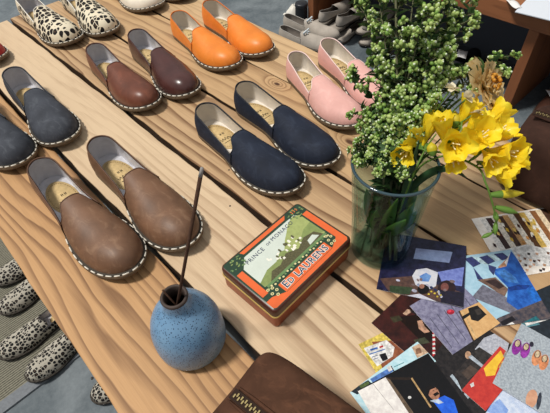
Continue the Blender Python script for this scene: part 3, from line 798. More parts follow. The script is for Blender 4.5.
# grey floorboards with tan board
z = Z(340, 300, 2.62); sh = []
for i in range(7): sh.append((ink((84, 84, 104)), bar(430 + i * 7, 318 - i * 4, 452 + i * 7, 348 - i * 4, .7)))
sh += [(ink((196, 152, 100), (214, 172, 118)), z((312, 30), (365, 5), (462, 40), (356, 122))), (ink((74, 52, 36)), bar(459, 311, 476, 346, 1.6)), (ink((222, 184, 130)), bar(462.5, 311, 479, 344, 1.8)),
       (ink((30, 28, 28)), z((335, 22), (360, 14), (384, 38), (362, 56), (344, 52))), (ink((30, 28, 28)), z((318, 44), (350, 26), (352, 32), (322, 52))), (ink((60, 54, 50)), z((352, 26), (366, 22), (372, 36), (360, 40))),
       (ink((190, 40, 60)), el(450.5, 312, 4, 2.6)), (ink((226, 70, 90)), el(449.5, 311, 1.6, 1.2))]
card('print of a tan board with a black tool on grey floorboards', (.304, .108), -14, .079, .076, 2.3, ink((104, 102, 128), (140, 138, 162), 160), sh)
# street interior with arch
z = Z(370, 200, 3.056)
sh = [(ink((134, 144, 184), (150, 160, 200)), z((140, 150), (250, 165), (240, 198), (132, 182))), (ink((98, 72, 62), (70, 52, 50), 160), z((30, 240), (130, 235), (200, 262), (280, 290), (250, 320), (70, 300))),
      (ink((206, 204, 208), (186, 188, 200)), z((128, 235), (140, 216), (172, 212), (206, 226), (200, 268), (168, 282), (138, 262))), (ink((70, 108, 176), (110, 150, 200)), z((150, 236), (170, 226), (186, 236), (178, 254), (156, 252))),
      (ink((96, 108, 172), (120, 134, 196)), z((205, 225), (285, 212), (278, 270), (220, 262))), (ink((46, 30, 34)), el(446, 290, 9, 8)), (ink((128, 78, 72)), el(444, 289, 4, 4.5)),
      (BK, el(423, 290.5, 6, 5)), (ink((170, 120, 100)), el(421.5, 287.5, 2.6, 2.4)), (ink((60, 76, 54)), z((60, 262), (130, 270), (120, 292), (60, 285))),
      (ink((176, 178, 196), (206, 206, 216)), z((70, 300), (150, 290), (215, 322), (190, 338), (100, 330))), (ink((36, 34, 52)), z((210, 280), (285, 290), (282, 345), (215, 320)))]
for a_, b_ in ((186, 284), (196, 290), (206, 286), (214, 296), (178, 292), (204, 300)): sh.append((ink((222, 196, 66)), [(370 + p / 3.056, 200 + q / 3.056) for p, q in el(a_, b_, 3.4, 2.6)]))
for i in range(16):
    a_, b_ = random.uniform(50, 260), random.uniform(245, 335); c = random.choice([(190, 190, 210), (50, 40, 50), (130, 110, 110), (40, 50, 90), (150, 160, 190)])
    sh.append((ink(c), [(370 + p / 3.056, 200 + q / 3.056) for p, q in el(a_, b_, random.uniform(3, 9), random.uniform(2, 5), random.uniform(0, 90))]))
card('dark blue print of people before a pale arch, touching the glass vase', (.3840, .2030), -61.5, .110, .101, .05, ink((22, 22, 44), (40, 40, 72)), sh, tilt=.052)
# pale blue map-like print under the man's portrait
z = Z(350, 340, 5.5)
card('pale blue print peeping out along the upper edge of the moustached man print', (.165, .0915), -10, .107, .030, 1.8, ink((168, 206, 216), (196, 222, 228)), [
    (ink((40, 52, 60)), z((0, 280), (100, 220), (130, 250), (40, 300))), (ink((92, 112, 60)), z((50, 250), (100, 228), (110, 245), (60, 268))), (ink((90, 130, 200)), z((110, 215), (220, 150), (240, 170), (130, 240))),
    (W_, z((200, 150), (225, 138), (240, 160), (215, 175))), (BK, bar(391, 366, 395, 373, 1.0)), (ink((214, 180, 150)), z((340, 40), (380, 20), (430, 70), (370, 100))), (ink((150, 110, 84)), z((360, 50), (385, 40), (395, 70), (365, 80))),
    (ink((70, 150, 160)), bar(394, 367, 404, 362.5, .8))])
# boots and granite
z = Z(450, 320, 4.44)
card('print of black boot soles on grey speckled stone', (.240, .048), 2, .104, .075, 1.1, ink((26, 24, 26), (44, 40, 40), 200), [
    (ink((150, 152, 162), (184, 186, 194), 320), z((110, 130), (150, 80), (210, 55), (270, 60), (250, 160), (190, 190))), (ink((190, 204, 214)), z((0, 250), (10, 240), (90, 340), (80, 350))),
    (ink((34, 30, 30), (56, 50, 48), 200), z((20, 240), (80, 170), (180, 220), (60, 330))), (ink((36, 34, 34), (60, 56, 54), 200), z((90, 150), (130, 120), (200, 165), (160, 215))),
    (ink((84, 70, 62)), z((50, 235), (90, 200), (130, 225), (80, 265))), (ink((190, 150, 120)), el(468, 355, 3, 4)), (ink((180, 190, 200)), z((80, 165), (95, 155), (160, 210), (150, 218)))])
# red magazine
card('red magazine page with yellow leaves, wedged beside the grey carpet print', (.2565, .0045), -3, .078, .030, 2, ink((196, 62, 52), (176, 50, 46)), [
    (ink((232, 190, 60), (216, 170, 50)), z((150, 215), (225, 135), (240, 165), (215, 200), (200, 245), (160, 250))), (ink((160, 150, 140)), z((235, 160), (300, 40), (312, 48), (250, 175))), (ink((214, 170, 90)), z((215, 210), (232, 180), (238, 190), (222, 214))),
    (W_, z((88, 285), (104, 276), (108, 292), (95, 300)))])
# people print at the bottom edge
card('pale blue print of a reclining person at the bottom edge, under the grey carpet print', (.225, -.0115), -8, .100, .060, 0, ink((176, 190, 214), (204, 212, 226), 160), [
    (ink((30, 26, 28)), el(484, 399, 5.5, 3)), (ink((196, 146, 120)), el(483.5, 401.5, 3.2, 2.4)), (ink((120, 150, 206), (150, 176, 220)), z((150, 400), (220, 350), (260, 400), (240, 440))), (ink((90, 116, 176)), el(488, 390, 5.5, 4.5)),
    (ink((34, 34, 44)), z((100, 345), (140, 340), (140, 375), (110, 380)))])
# moustached man
z = Z(350, 340, 5.5)
card('print of a moustached man in a blue shirt in a black doorway beside white marble', (.1725, .0868), -18.5, .099, .086, 3, ink((16, 15, 18)), [
    (ink((214, 208, 204), (236, 232, 226), 130), z((36, 285), (195, 205), (350, 412), (320, 470), (90, 470))), (ink((190, 184, 180)), bar(373, 384, 394, 410, .6)), (ink((110, 92, 74)), z((195, 205), (215, 210), (350, 400), (330, 412))),
    (ink((44, 32, 26)), z((195, 205), (330, 205), (335, 220), (220, 218))), (ink((196, 160, 108)), bar(411.5, 378, 431, 407.5, 1.7)), (W_, el(409.6, 397.5, 1.7, 1.5)),
    (ink((30, 84, 196), (44, 104, 222)), z((455, 335), (520, 305), (570, 330), (600, 420), (520, 420))), (ink((190, 206, 226)), z((440, 335), (480, 320), (515, 345), (490, 352))),
    (ink((186, 130, 102)), [(350 + p / 5.5, 340 + q / 5.5) for p, q in el(460, 292, 30, 40, -35)]), (ink((18, 14, 14)), z((415, 262), (440, 245), (470, 262), (455, 268), (440, 275), (432, 300), (420, 285))), (ink((20, 14, 14)), z((455, 298), (480, 284), (492, 296), (468, 310))),
    (ink((30, 20, 20)), bar(432.5, 391, 434.5, 390, .5)), (ink((30, 20, 20)), bar(435.8, 389.6, 437.5, 388.6, .5))])
# grey carpet with little shoes
z = Z(450, 320, 4.44)
sh = [(ink((70, 56, 44)), bar(491.5, 385.4, 524.5, 406.4, 1.6)), (ink((168, 140, 110)), bar(492.5, 384, 525.5, 405, .8))]
for cx, cy, c in ((296, 120, (146, 50, 156)), (334, 135, (158, 60, 168)), (384, 168, (226, 150, 104)), (416, 188, (222, 142, 96))):
    sh += [(ink(c), [(450 + p / 4.44, 320 + q / 4.44) for p, q in el(cx, cy, 21, 36, 16, 16)]), (ink((64, 48, 52)), [(450 + p / 4.44, 320 + q / 4.44) for p, q in el(cx + 4, cy - 15, 14, 18, 16)]),
           (ink((206, 184, 150)), [(450 + p / 4.44, 320 + q / 4.44) for p, q in el(cx + 4, cy - 16, 10.5, 14.5, 16)]), (ink(c), [(450 + p / 4.44, 320 + q / 4.44) for p, q in el(cx - 1, cy + 10, 14, 12, 16)])]
sh += [(ink((48, 44, 60)), [(450 + p / 4.44, 320 + q / 4.44) for p, q in el(362, 108, 10, 12)]), (ink((190, 140, 112), (206, 158, 128)), [(450 + p / 4.44, 320 + q / 4.44) for p, q in el(362, 350, 26, 42, 12, 16)]), (ink((60, 66, 78)), [(450 + p / 4.44, 320 + q / 4.44) for p, q in el(395, 360, 10, 40, 10)])]
card('print of tiny purple and orange shoes on a grey carpet', (.287, -.0155), 7.5, .0925, .120, 4, ink((138, 146, 154), (172, 180, 186), 420), sh)

# ---------------------------------------------------------------- glass vase
VC = Vector((.3535, .1955, TOP + .0019))
def glass():
    t = NT('tinted_glass'); n, l = t.n, t.l
    tr = n.new('ShaderNodeBsdfTransparent'); tr.inputs[0].default_value = (.71, .81, .80, 1)
    gl = n.new('ShaderNodeBsdfGlossy'); gl.inputs['Roughness'].default_value = .03; gl.inputs[0].default_value = (.9, .96, 1, 1)
    lw = n.new('ShaderNodeLayerWeight'); lw.inputs[0].default_value = .5
    k = t.math('MULTIPLY_ADD', t.math('POWER', lw.outputs['Facing'], 5.0), .5, .012)
    mx = n.new('ShaderNodeMixShader'); t.put(mx.inputs[0], k); l.new(tr.outputs[0], mx.inputs[1]); l.new(gl.outputs[0], mx.inputs[2])
    l.new(mx.outputs[0], t.out.inputs['Surface'])
    return t.m
gv = thing('glass_vase', 'clear bluish glass vase holding the green and yellow bouquet', 'vase', VC)
VR = lambda z: .0405 + .0105 * (z / .162) ** 1.3
prof = [(0, .0002), (.036, .0002), (.0400, .0015)] + [(VR(z), z) for z in [.004, .02, .04, .06, .08, .10, .12, .14, .155, .160]] + [(VR(.162) - .0004, .1630), (VR(.162) - .0022, .1632), (VR(.162) - .0032, .162)] + [(VR(z) - .0030, z) for z in (.15, .12, .09, .06, .03, .012)] + [(.034, .0075), (0, .0068)]
m = MB(); m.lathe(prof, n=64); m.build('glass_body', glass(), gv)
m = MB(); m.tube([(VR(.162) * math.cos(2 * PI * k / 64) * .985, VR(.162) * math.sin(2 * PI * k / 64) * .985, .1622) for k in range(64)], .0019, 0, 8, closed=True)
m.build('rim', plain('glass_rim', (54, 76, 84), .08, .8), gv)

# ---------------------------------------------------------------- green sprigs
def leafmat(name, a, b, rough=.5):
    t = NT(name); gi = t.n.new('ShaderNodeNewGeometry')
    c = t.ramp(gi.outputs['Random Per Island'], [(0, lin(a)), (1, lin(b))])
    d = t.n.new('ShaderNodeBsdfTranslucent'); t.put(d.inputs[0], c); mx = t.n.new('ShaderNodeMixShader'); mx.inputs[0].default_value = .25
    t.put(t.p.inputs['Base Color'], c); t.p.inputs['Roughness'].default_value = rough
    t.l.new(t.p.outputs[0], mx.inputs[1]); t.l.new(d.outputs[0], mx.inputs[2]); t.l.new(mx.outputs[0], t.out.inputs['Surface'])
    return t.m
bud_m = leafmat('sprig_bud', (118, 160, 62), (206, 222, 138))
budw_m = plain('sprig_bud_white', (226, 234, 206), .6, .3)
leaf_m = leafmat('sprig_leaf', (40, 66, 40), (78, 110, 62))
stem_m = plain('sprig_stem', (104, 104, 76), .7, .3, vary=.2, scale=160)
def bez(p0, p1, p2, n=14):
    return [p0 * (1 - t) ** 2 + p1 * 2 * t * (1 - t) + p2 * t * t for t in [k / n for k in range(n + 1)]]
def blade(m, base, d, up, L, w, curl=.3, mi=0, n=5, fold=.25):
    d = d.normalized(); s_ = d.cross(up)
    s_ = s_.normalized() if s_.length > 1e-4 else d.orthogonal().normalized(); nrm = s_.cross(d)
    rows = []
    for i in range(n + 1):
        t = i / n; c = base + d * L * t * (1 - .25 * curl * t) - nrm * L * curl * t * t
        ww = w * math.sin(PI * min(1, .06 + .94 * t) ** .8) * .5 + (.0003 if i == n else .0)
        rows.append([c - s_ * ww + nrm * ww * fold, c, c + s_ * ww + nrm * ww * fold])
    m.grid(rows, mi)
rim_pt = lambda d, f=1.0: VC + Vector((d.x, d.y, 0)).normalized() * (VR(.162) - .008) * f + Vector((0, 0, .165))
def sprig(label, px, py, h, group=None, r0=.0016, dens=1.0, base_a=None, side=1.0, start=.52, bsize=1.0):
    tip = at(px, py, TOP + h)
    a = random.uniform(0, 2 * PI) if base_a is None else base_a
    out = Vector((tip.x - VC.x, tip.y - VC.y, 0)); f = min(1, out.length / .08)
    if out.length < 1e-4: out = Vector((1, 0, 0))
    ru = VC + (out.normalized() * (VR(.162) - .012) * f * .8).lerp(Vector((math.cos(a), math.sin(a), 0)) * .030, .35) + Vector((0, 0, .165))
    b0 = VC + Vector((math.cos(a), math.sin(a), 0)) * random.uniform(.006, .031) - out.normalized() * .008 * f + Vector((0, 0, .0125))
    low = bez(b0, (b0 + ru) / 2 + Vector((random.uniform(-.004, .004), random.uniform(-.004, .004), 0)), ru, 6)
    top = bez(ru, ru + (ru - low[-2]).normalized() * (tip - ru).length * .5, tip, 14)
    path = low + top[1:]
    r = thing('green_sprig', label, 'flower', b0, 0, group or 'green budded sprigs in the vase')
    loc = [p - b0 for p in path]; n = len(loc)
    m = MB(); m.tube(loc, lambda t: r0 * (1 - .55 * t), 0, 6)
    lv = MB(); clusters = []
    k0 = 7
    def cluster(c, rad, cnt, axis):
        b = MB()
        for q in range(cnt):
            v = Vector((random.gauss(0, 1), random.gauss(0, 1), random.gauss(0, 1))).normalized()
            p = c + v * rad * random.uniform(.35, 1.0); s_ = random.uniform(.0016, .0028) * bsize
            b.ball(p, (s_, s_, s_ * 1.15), 0, 6, 4, v)
            if random.random() < .5: b.ball(p + v * s_ * .85, s_ * .55, 1, 5, 3)
        return b
    steps = int((n - k0) * 1.0)
    for i in range(2, n):
        p = loc[i]; d = (loc[min(n - 1, i + 1)] - loc[i - 1]).normalized()
        nl = 7 if i < k0 else 5
        for q in range(nl):
            a = random.uniform(0, 2 * PI); o_ = d.orthogonal().normalized(); o_.rotate(Matrix.Rotation(a, 3, d))
            if i < k0 and (p + o_ * .02 - (VC - b0)).xy.length > VR(p.z) - .006: o_ = -o_
            blade(lv, p + d * random.uniform(-.006, .006), (o_ + d * .55), d, random.uniform(.008, .017) * (1.15 if i < k0 else 1), random.uniform(.004, .0075) * (1.2 if i < k0 else 1), .25)
        f_ = (i - k0) / max(1, n - k0)
        if i >= k0 and f_ > start - .52 + .12 and random.random() < .95 * dens:
            for q in range(2 if random.random() < .65 else 1):
                a = random.uniform(0, 2 * PI); o_ = d.orthogonal().normalized(); o_.rotate(Matrix.Rotation(a, 3, d))
                e = p + (o_ * random.uniform(.008, .021) * side + d * random.uniform(.006, .014))
                m.tube([p, (p + e) / 2 + d * -.001, e], r0 * .38, 0, 5, cap=False)
                for w_ in range(3): blade(lv, p.lerp(e, random.uniform(.3, .95)), o_ * .6 + Vector((random.uniform(-1, 1), random.uniform(-1, 1), random.uniform(-.3, 1))), d, random.uniform(.006, .011), .005, .3)
                clusters.append(cluster(e, random.uniform(.0045, .0075) * bsize, random.randint(8, 13), o_))
    clusters.append(cluster(loc[-1], .008, 15, Vector((0, 0, 1))))
    m.build('stem', stem_m, r); lv.build('leaves', leaf_m, r)
    for b in clusters: b.build('bud_cluster', [bud_m, budw_m], r)
    return r
random.seed(21)
MID = 'green budded sprig in the dense middle of the bouquet'
sprig('thin green sprig standing furthest left, in front of the pink shoe', 361, 4, .285, r0=.0012, dens=.8, side=.6)
sprig('green sprig at the upper left of the bouquet with pale yellow-green clusters', 378, -6, .315, r0=.0013)
sprig('tall woody green sprig with the thickest bare stem, left of the middle', 395, -34, .345, r0=.0026, dens=.8)
sprig(MID, 404, 36, .275); sprig(MID, 414, -6, .325); sprig(MID, 426, 8, .32); sprig(MID, 432, 44, .285); sprig(MID, 416, 62, .262); sprig(MID, 392, 66, .255); sprig(MID, 407, 84, .24); sprig(MID, 438, -12, .325)
sprig(MID, 384, 24, .285); sprig(MID, 422, 86, .24); sprig(MID, 446, 40, .28)
sprig('thick-stemmed green sprig leaning right with a long column of pale clusters', 452, -14, .315, r0=.0024, dens=1.0)
sprig('green sprig whose bud heads stand before the dark shelf opening', 458, 16, .29)
sprig('green sprig reaching the top right, before the brown shelf board', 476, 0, .29, r0=.0014)
sprig('green sprig with the furthest right bud head, above the dried tan flower', 496, 58, .252, r0=.0013, start=.9)
sprig('green sprig leaning right just above the upper yellow freesia', 452, 68, .25, start=.7)
sprig('short sprig with one pale bluish cluster leaning out to the left over the pink shoe', 350, 76, .225, r0=.0010, dens=.25, side=.6)
sprig('short sprig with a pale bud head at the left rim of the glass vase', 352, 149, .185, r0=.0010, dens=.3, side=.5, bsize=.85)
sprig('short sprig with a pale bud head at the near rim, left of the first freesia', 388, 148, .195, r0=.0011, dens=.4, side=.5, bsize=.9)
sprig('small leafy sprig low at the left of the bouquet, before the navy shoe', 366, 112, .21, r0=.0011, dens=.6, side=.7)
sprig(MID, 368, 134, .196, dens=.8, side=.6, bsize=.85); sprig(MID, 376, 118, .21, dens=.8, side=.7); sprig(MID, 396, 122, .212, dens=.8, side=.7); sprig(MID, 366, 158, .18, dens=.7, side=.5, bsize=.8); sprig(MID, 384, 168, .178, dens=.6, side=.5, bsize=.8); sprig(MID, 402, 170, .180, dens=.5, side=.5, bsize=.8)
sprig(MID, 408, 104, .226, dens=.8, side=.8); sprig(MID, 372, 60, .255, dens=.5, side=.8)
sprig('small green sprig just left of the trumpet-shaped freesia', 428, 106, .225, dens=.7, side=.7)

# ---------------------------------------------------------------- yellow freesias
def petalmat(name, a, b, c2):
    t = NT(name); f = t.noise(t.tc.outputs['Object'], 90, 3)
    c = t.ramp(f, [(.3, lin(a)), (.7, lin(b))])
    d = t.n.new('ShaderNodeBsdfTranslucent'); t.put(d.inputs[0], c); mx = t.n.new('ShaderNodeMixShader'); mx.inputs[0].default_value = .3
    t.put(t.p.inputs['Base Color'], c); t.p.inputs['Roughness'].default_value = .5
    t.l.new(t.p.outputs[0], mx.inputs[1]); t.l.new(d.outputs[0], mx.inputs[2]); t.l.new(mx.outputs[0], t.out.inputs['Surface'])
    return t.m
yel = petalmat('freesia_petal', (252, 220, 20), (255, 238, 66), None)
yel_bud = petalmat('freesia_bud', (206, 196, 40), (236, 214, 60), None)
fgreen = leafmat('freesia_green', (84, 128, 48), (120, 158, 66))
blade_m = leafmat('freesia_blade', (44, 78, 48), (62, 98, 60), .4)
pale = plain('stamen_pale', (248, 238, 190), .6, .3)
IR, IU, IB = (Vector((RX[0][k], RX[1][k], RX[2][k])) for k in range(3))
def face(r, u, b): return (IR * r + IU * u + IB * b).normalized()
def bloom(parent, org, p, d, size=1.0, open_=.8, name='bloom', mat=None, seed=0):
    """six-petalled funnel flower: p = throat centre, d = the way it faces"""
    q = d.to_track_quat('Z', 'Y').to_matrix(); m = MB(); T = lambda x, y, z: tuple(p - org + q @ Vector((x, y, z)))
    L0 = .021 * size
    rows = []
    for i in range(7):
        t = i / 6; r = (.0016 + .0062 * t ** 1.7) * size
        rows.append([T(r * math.cos(2 * PI * j / 12), r * math.sin(2 * PI * j / 12), -L0 * (1 - t)) for j in range(12)])
    m.grid(rows, 0, closed=True)
    rnd = random.Random(seed)
    for k in range(6):
        a = 2 * PI * k / 6 + rnd.uniform(-.1, .1); inner = k % 2; L_ = (.023 - .002 * inner) * size * rnd.uniform(.93, 1.07); wmax = (.0180 + .0025 * inner) * size
        op = open_ * rnd.uniform(.85, 1.15) * (1 - .12 * inner); rows = []
        r_, z_ = .0066 * size, -.0015 * size * (1 - inner); n = 8; ang = .22 + .10 * inner * -1
        for i in range(n + 1):
            t = i / n; w = wmax * .5 * (math.sin(PI * min(1, .20 + .74 * t)) ** .65 if t < 1 else .30)
            row = []
            for j in range(-3, 4):
                v = j / 3; cup = .0038 * size * (v * v) * (1 - .3 * t)
                rr = r_ - cup * math.cos(ang); zz = z_ + cup * math.sin(ang) + .0008 * size * math.sin(6 * t + 3 * v + k)
                tang = w * v
                row.append(T(rr * math.cos(a) - tang * math.sin(a), rr * math.sin(a) + tang * math.cos(a), zz))
            rows.append(row)
            ang = .18 + op * 1.25 * t ** 1.1
            r_ += L_ / n * math.sin(ang); z_ += L_ / n * math.cos(ang)
        m.grid(rows, 0)
    o = m.build(name, mat or yel, parent)
    s_ = MB()
    for k in range(3):
        a = 2 * PI * k / 3 + .4
        s_.tube([T(0, 0, -.008 * size), T(.0022 * math.cos(a), .0022 * math.sin(a), .006 * size), T(.0035 * math.cos(a), .0035 * math.sin(a), .012 * size)], .0006, 0, 5)
        s_.ball(T(.0035 * math.cos(a), .0035 * math.sin(a), .0125 * size), (.0009, .0009, .0028), 0, 5, 4, d)
    s_.build('stamens', pale, o)
    g = MB(); g.ball(T(0, 0, -L0 * 1.02), (.0024 * size, .0024 * size, .0045 * size), 0, 7, 5, d)
    for sg in (1, -1): blade(g, Vector(T(0, 0, -L0 * 1.12)), q @ Vector((sg * .35, .1, 1)), q @ Vector((0, 1, 0)), .009 * size, .006 * size, .1)
    g.build('calyx', fgreen, o)
    return o
def fbud(parent, org, p0, p1, r, tip_yellow=True):
    d = (p1 - p0); m = MB(); n = 9; rows = []; q = d.to_track_quat('Z', 'Y').to_matrix(); L_ = d.length
    for i in range(n + 1):
        t = i / n; rr = r * (.25 + .75 * math.sin(PI * min(1, t * .78 + .1))) * (1 - .75 * max(0, t - .72) / .28)
        rows.append([p0 - org + q @ Vector((rr * math.cos(2 * PI * j / 9), rr * math.sin(2 * PI * j / 9), L_ * t)) for j in range(9)])
    m.grid(rows, 0, closed=True)
    k = int(n * .5)
    if tip_yellow:
        for fi in range(len(m.f)): m.m[fi] = 1 if fi // 9 >= k - 1 else 0
    return m.build('flower_bud', [fgreen, yel_bud], parent)
def freesia(label, way, blooms, buds, r=.0015):
    org = way[0]
    t = thing('yellow_freesia', label, 'flower', org, 0, 'yellow freesias in the vase')
    pts = []
    W2 = [way[0]] + way + [way[-1]]
    for i in range(1, len(W2) - 2):                         # smooth curve through the way points
        p0, p1, p2, p3 = W2[i - 1], W2[i], W2[i + 1], W2[i + 2]
        for k in range(6):
            u = k / 6; pts.append(.5 * ((2 * p1) + (p2 - p0) * u + (2 * p0 - 5 * p1 + 4 * p2 - p3) * u * u + (3 * p1 - p0 - 3 * p2 + p3) * u ** 3))
    pts.append(way[-1])
    m = MB(); m.tube([p - org for p in pts], lambda f: r * (1 - .45 * f), 0, 7)
    def near(p): return min(pts[len(pts) // 3:], key=lambda s_: (s_ - p).length)
    for i, (p, d, sz, op) in enumerate(blooms):
        b = p - d * .0215 * sz * FS; s_ = near(b); m.tube([s_ - org, (s_ + b) / 2 - org - Vector((0, 0, .003)), b - org], .0011, 0, 6)
        bloom(t, org, p, d, sz * FS, op, seed=i * 7 + int(p.x * 1000))
    for (p0, p1, rr, ty) in buds:
        s_ = near(p0)
        if (s_ - p0).length > .002: m.tube([s_ - org, p0 - org], .0009, 0, 5)
        fbud(t, org, p0, p1, rr, ty)
    m.build('stem', fgreen, t)
    return t
T_ = TOP
inV = lambda x, y, z=.0125: VC + Vector((x, y, z))
FS = .84
freesia('yellow freesia stem at the left, its lowest bloom showing its stamens', [inV(.012, -.004), inV(-.004, -.020, .09), inV(-.012, -.030, .168), at(425, 150, T_ + .198), at(436, 134, T_ + .215)],
    [(at(407, 151, T_ + .195), face(-.55, -.55, .60), 1.05, .62), (at(412, 142, T_ + .196), face(-.75, .35, .35), 1.0, .55), (at(428, 130, T_ + .212), face(.15, .75, .35), 1.12, .38), (at(420, 136, T_ + .204), face(-.35, .70, .45), .95, .42)],
    [(at(433, 156, T_ + .195), at(431, 142, T_ + .206), .0058, True)])
freesia('yellow freesia stem in the middle with the largest bloom facing the viewer', [inV(.010, .008), inV(.006, -.014, .09), inV(.010, -.026, .168), at(455, 150, T_ + .205), at(462, 122, T_ + .225)],
    [(at(453, 144, T_ + .216), face(-.15, -.25, .9), 1.25, .72), (at(465, 116, T_ + .222), face(.30, .75, .40), 1.15, .40), (at(443, 131, T_ + .214), face(-.25, .70, .45), 1.1, .5), (at(454, 157, T_ + .206), face(-.15, -.75, .6), .9, .45), (at(474, 124, T_ + .220), face(.45, .7, .5), 1.05, .42)],
    [(at(455, 128, T_ + .212), at(455, 111, T_ + .224), .0062, True)])
freesia('yellow freesia stem arching right over the table with green buds drooping over the prints', [inV(-.010, .006), inV(.020, -.004, .09), inV(.034, -.022, .170), at(474, 165, T_ + .190), at(486, 184, T_ + .182), at(493, 206, T_ + .160), at(496, 222, T_ + .140), at(492, 233, T_ + .125)],
    [(at(479, 138, T_ + .212), face(.10, .25, .85), 1.2, .70), (at(494, 119, T_ + .214), face(.60, .72, .30), 1.2, .45), (at(503, 152, T_ + .202), face(.45, -.20, .80), 1.25, .78), (at(498, 171, T_ + .190), face(.75, -.45, .40), 1.1, .55), (at(489, 158, T_ + .204), face(.05, -.55, .75), 1.0, .6), (at(468, 146, T_ + .208), face(-.25, .1, .85), 1.15, .62), (at(497, 136, T_ + .208), face(.35, .45, .7), 1.15, .6), (at(511, 160, T_ + .194), face(.8, .1, .5), 1.0, .5)],
    [(at(490, 195, T_ + .170), at(524, 193, T_ + .168), .0048, True), (at(495, 207, T_ + .158), at(518, 213, T_ + .152), .0038, False), (at(495, 212, T_ + .150), at(497, 222, T_ + .142), .0030, False), (at(496, 222, T_ + .138), at(495, 235, T_ + .128), .0028, False), (at(492, 233, T_ + .125), at(481, 238, T_ + .120), .0024, False)])
def bladed(name, label, cat, way, w, mats=blade_m):
    org = way[0]; m = MB(); rows = []
    P_ = bez(way[0], way[1], way[2], 16)
    for i, p in enumerate(P_):
        d = (P_[min(16, i + 1)] - P_[max(0, i - 1)]).normalized(); s_ = d.cross(IB).normalized(); nn = s_.cross(d); t = i / 16
        ww = w * .5 * min(1, .35 + 2 * t) * (1 - max(0, (t - .6) / .4) ** 1.6) + .0002
        rows.append([p - org - s_ * ww + nn * ww * .3, p - org, p - org + s_ * ww + nn * ww * .3])
    m.grid(rows, 0)
    o = m.build(name, mats, None, True, org); so = o.modifiers.new('thick', 'SOLIDIFY'); so.thickness = .0006
    return tag(o, label, cat, 'long blade leaves in the vase')
bladed('blade_leaf', 'long dark blade leaf standing up in front of the left freesia bloom', 'leaf', [inV(-.002, -.012), inV(.0, -.022, .12), at(419, 140, T_ + .215)], .010)
bladed('blade_leaf', 'narrow blade leaf pointing up right beside the dried tan flower', 'leaf', [inV(.004, .010), inV(.012, .012, .14), at(459, 92, T_ + .238)], .007)
bladed('blade_leaf', 'long dark blade leaf arching out over the right rim of the vase', 'leaf', [inV(-.016, .0), inV(.030, -.014, .19), at(467, 178, T_ + .172)], .009)
for (a, f, h_) in ((3.6, .024, .135), (4.4, .028, .120), (5.1, .026, .140), (2.9, .026, .11), (5.9, .026, .12), (4.0, .031, .10), (4.8, .031, .09), (2.2, .026, .13)):
    bladed('blade_leaf', 'broad green leaf pressed inside the glass of the vase', 'leaf', [inV(-.012 * math.cos(a), -.012 * math.sin(a)), inV(f * 1.0 * math.cos(a), f * 1.0 * math.sin(a), .07), inV((f + .006) * math.cos(a + .4), (f + .006) * math.sin(a + .4), h_)], .017, fgreen)

# dried tan flower and little cream blossoms
tan_p = petalmat('dried_petal', (224, 192, 130), (244, 222, 168), None)
org = inV(.016, .010); fl_ = thing('dried_flower', 'dried tan ruffled flower at the right of the bouquet, above the freesias', 'flower', org)
hd = at(488, 84, T_ + .238); ax = face(.50, .12, .65)
m = MB(); m.tube([p - org for p in bez(org, inV(.016, .004, .20), hd - ax * .016, 12)], .0014, 0, 6); m.build('stem', fgreen, fl_)
m = MB(); q = ax.to_track_quat('Z', 'Y').to_matrix(); rnd = random.Random(5)
for ring_, (cnt, Lr, tilt) in enumerate(((10, .031, 1.2), (9, .027, .85), (8, .020, .45))):
    for k in range(cnt):
        a = 2 * PI * k / cnt + ring_ * .3 + rnd.uniform(-.15, .15); tl = tilt * rnd.uniform(.85, 1.15)
        d = q @ Vector((math.sin(tl) * math.cos(a), math.sin(tl) * math.sin(a), math.cos(tl))); s_ = q @ Vector((-math.sin(a), math.cos(a), 0)); nn = d.cross(s_)
        rows = []
        for i in range(7):
            t = i / 6; w = Lr * .48 * (.25 + .75 * t ** .8); c = hd - org - ax * .008 + d * Lr * t - nn * Lr * .18 * t * t
            rows.append([c + s_ * w * v + nn * .0022 * t * math.sin(9 * v + k + 5 * t) for v in (-1, -.66, -.33, 0, .33, .66, 1)])
        m.grid(rows, 0)
m.build('petals', tan_p, fl_)
m = MB(); och = petalmat('ochre_florets', (214, 140, 30), (240, 182, 70), None)
for k in range(26):
    v = Vector((rnd.gauss(0, 1), rnd.gauss(0, 1), rnd.uniform(.2, 1))).normalized(); m.ball(hd - org + ax * .004 + (q @ v) * .009, .0022, 0, 6, 4)
m.build('florets', och, fl_)
m = MB(); m.ball(hd - org - ax * .010, (.006, .006, .008), 0, 9, 6, ax)
for k in range(10):
    a = 2 * PI * k / 10; blade(m, hd - org - ax * .014, q @ Vector((.45 * math.cos(a), .45 * math.sin(a), 1)), ax, .013, .005, .1)
m.build('calyx', fgreen, fl_)
cream_p = petalmat('cream_petal', (236, 224, 190), (248, 240, 218), None)
for i, (px, py, h_, lab) in enumerate(((452, 89, .255, 'small cream blossom left of the dried tan flower'), (468, 98, .246, 'small cream blossom directly above the trumpet freesia'), (478, 112, .236, 'small cream blossom between two yellow freesia blooms'))):
    org = inV(.004 * i, .012 - .006 * i); p = at(px, py, T_ + h_); o = thing('cream_blossom', lab, 'flower', org, 0, 'small cream blossoms in the bouquet')
    m = MB(); m.tube([w - org for w in bez(org, inV(.022, .004, .16), p - IB * .006, 12)], .0009, 0, 5); m.build('stem', fgreen, o)
    m = MB(); rnd = random.Random(i)
    for k in range(9):
        d = (IB + Vector((rnd.gauss(0, .9), rnd.gauss(0, .9), rnd.gauss(0, .6)))).normalized(); blade(m, p - org - d * .001, d, IU, .009, .008, -.2)
    m.build('petals', cream_p, o)

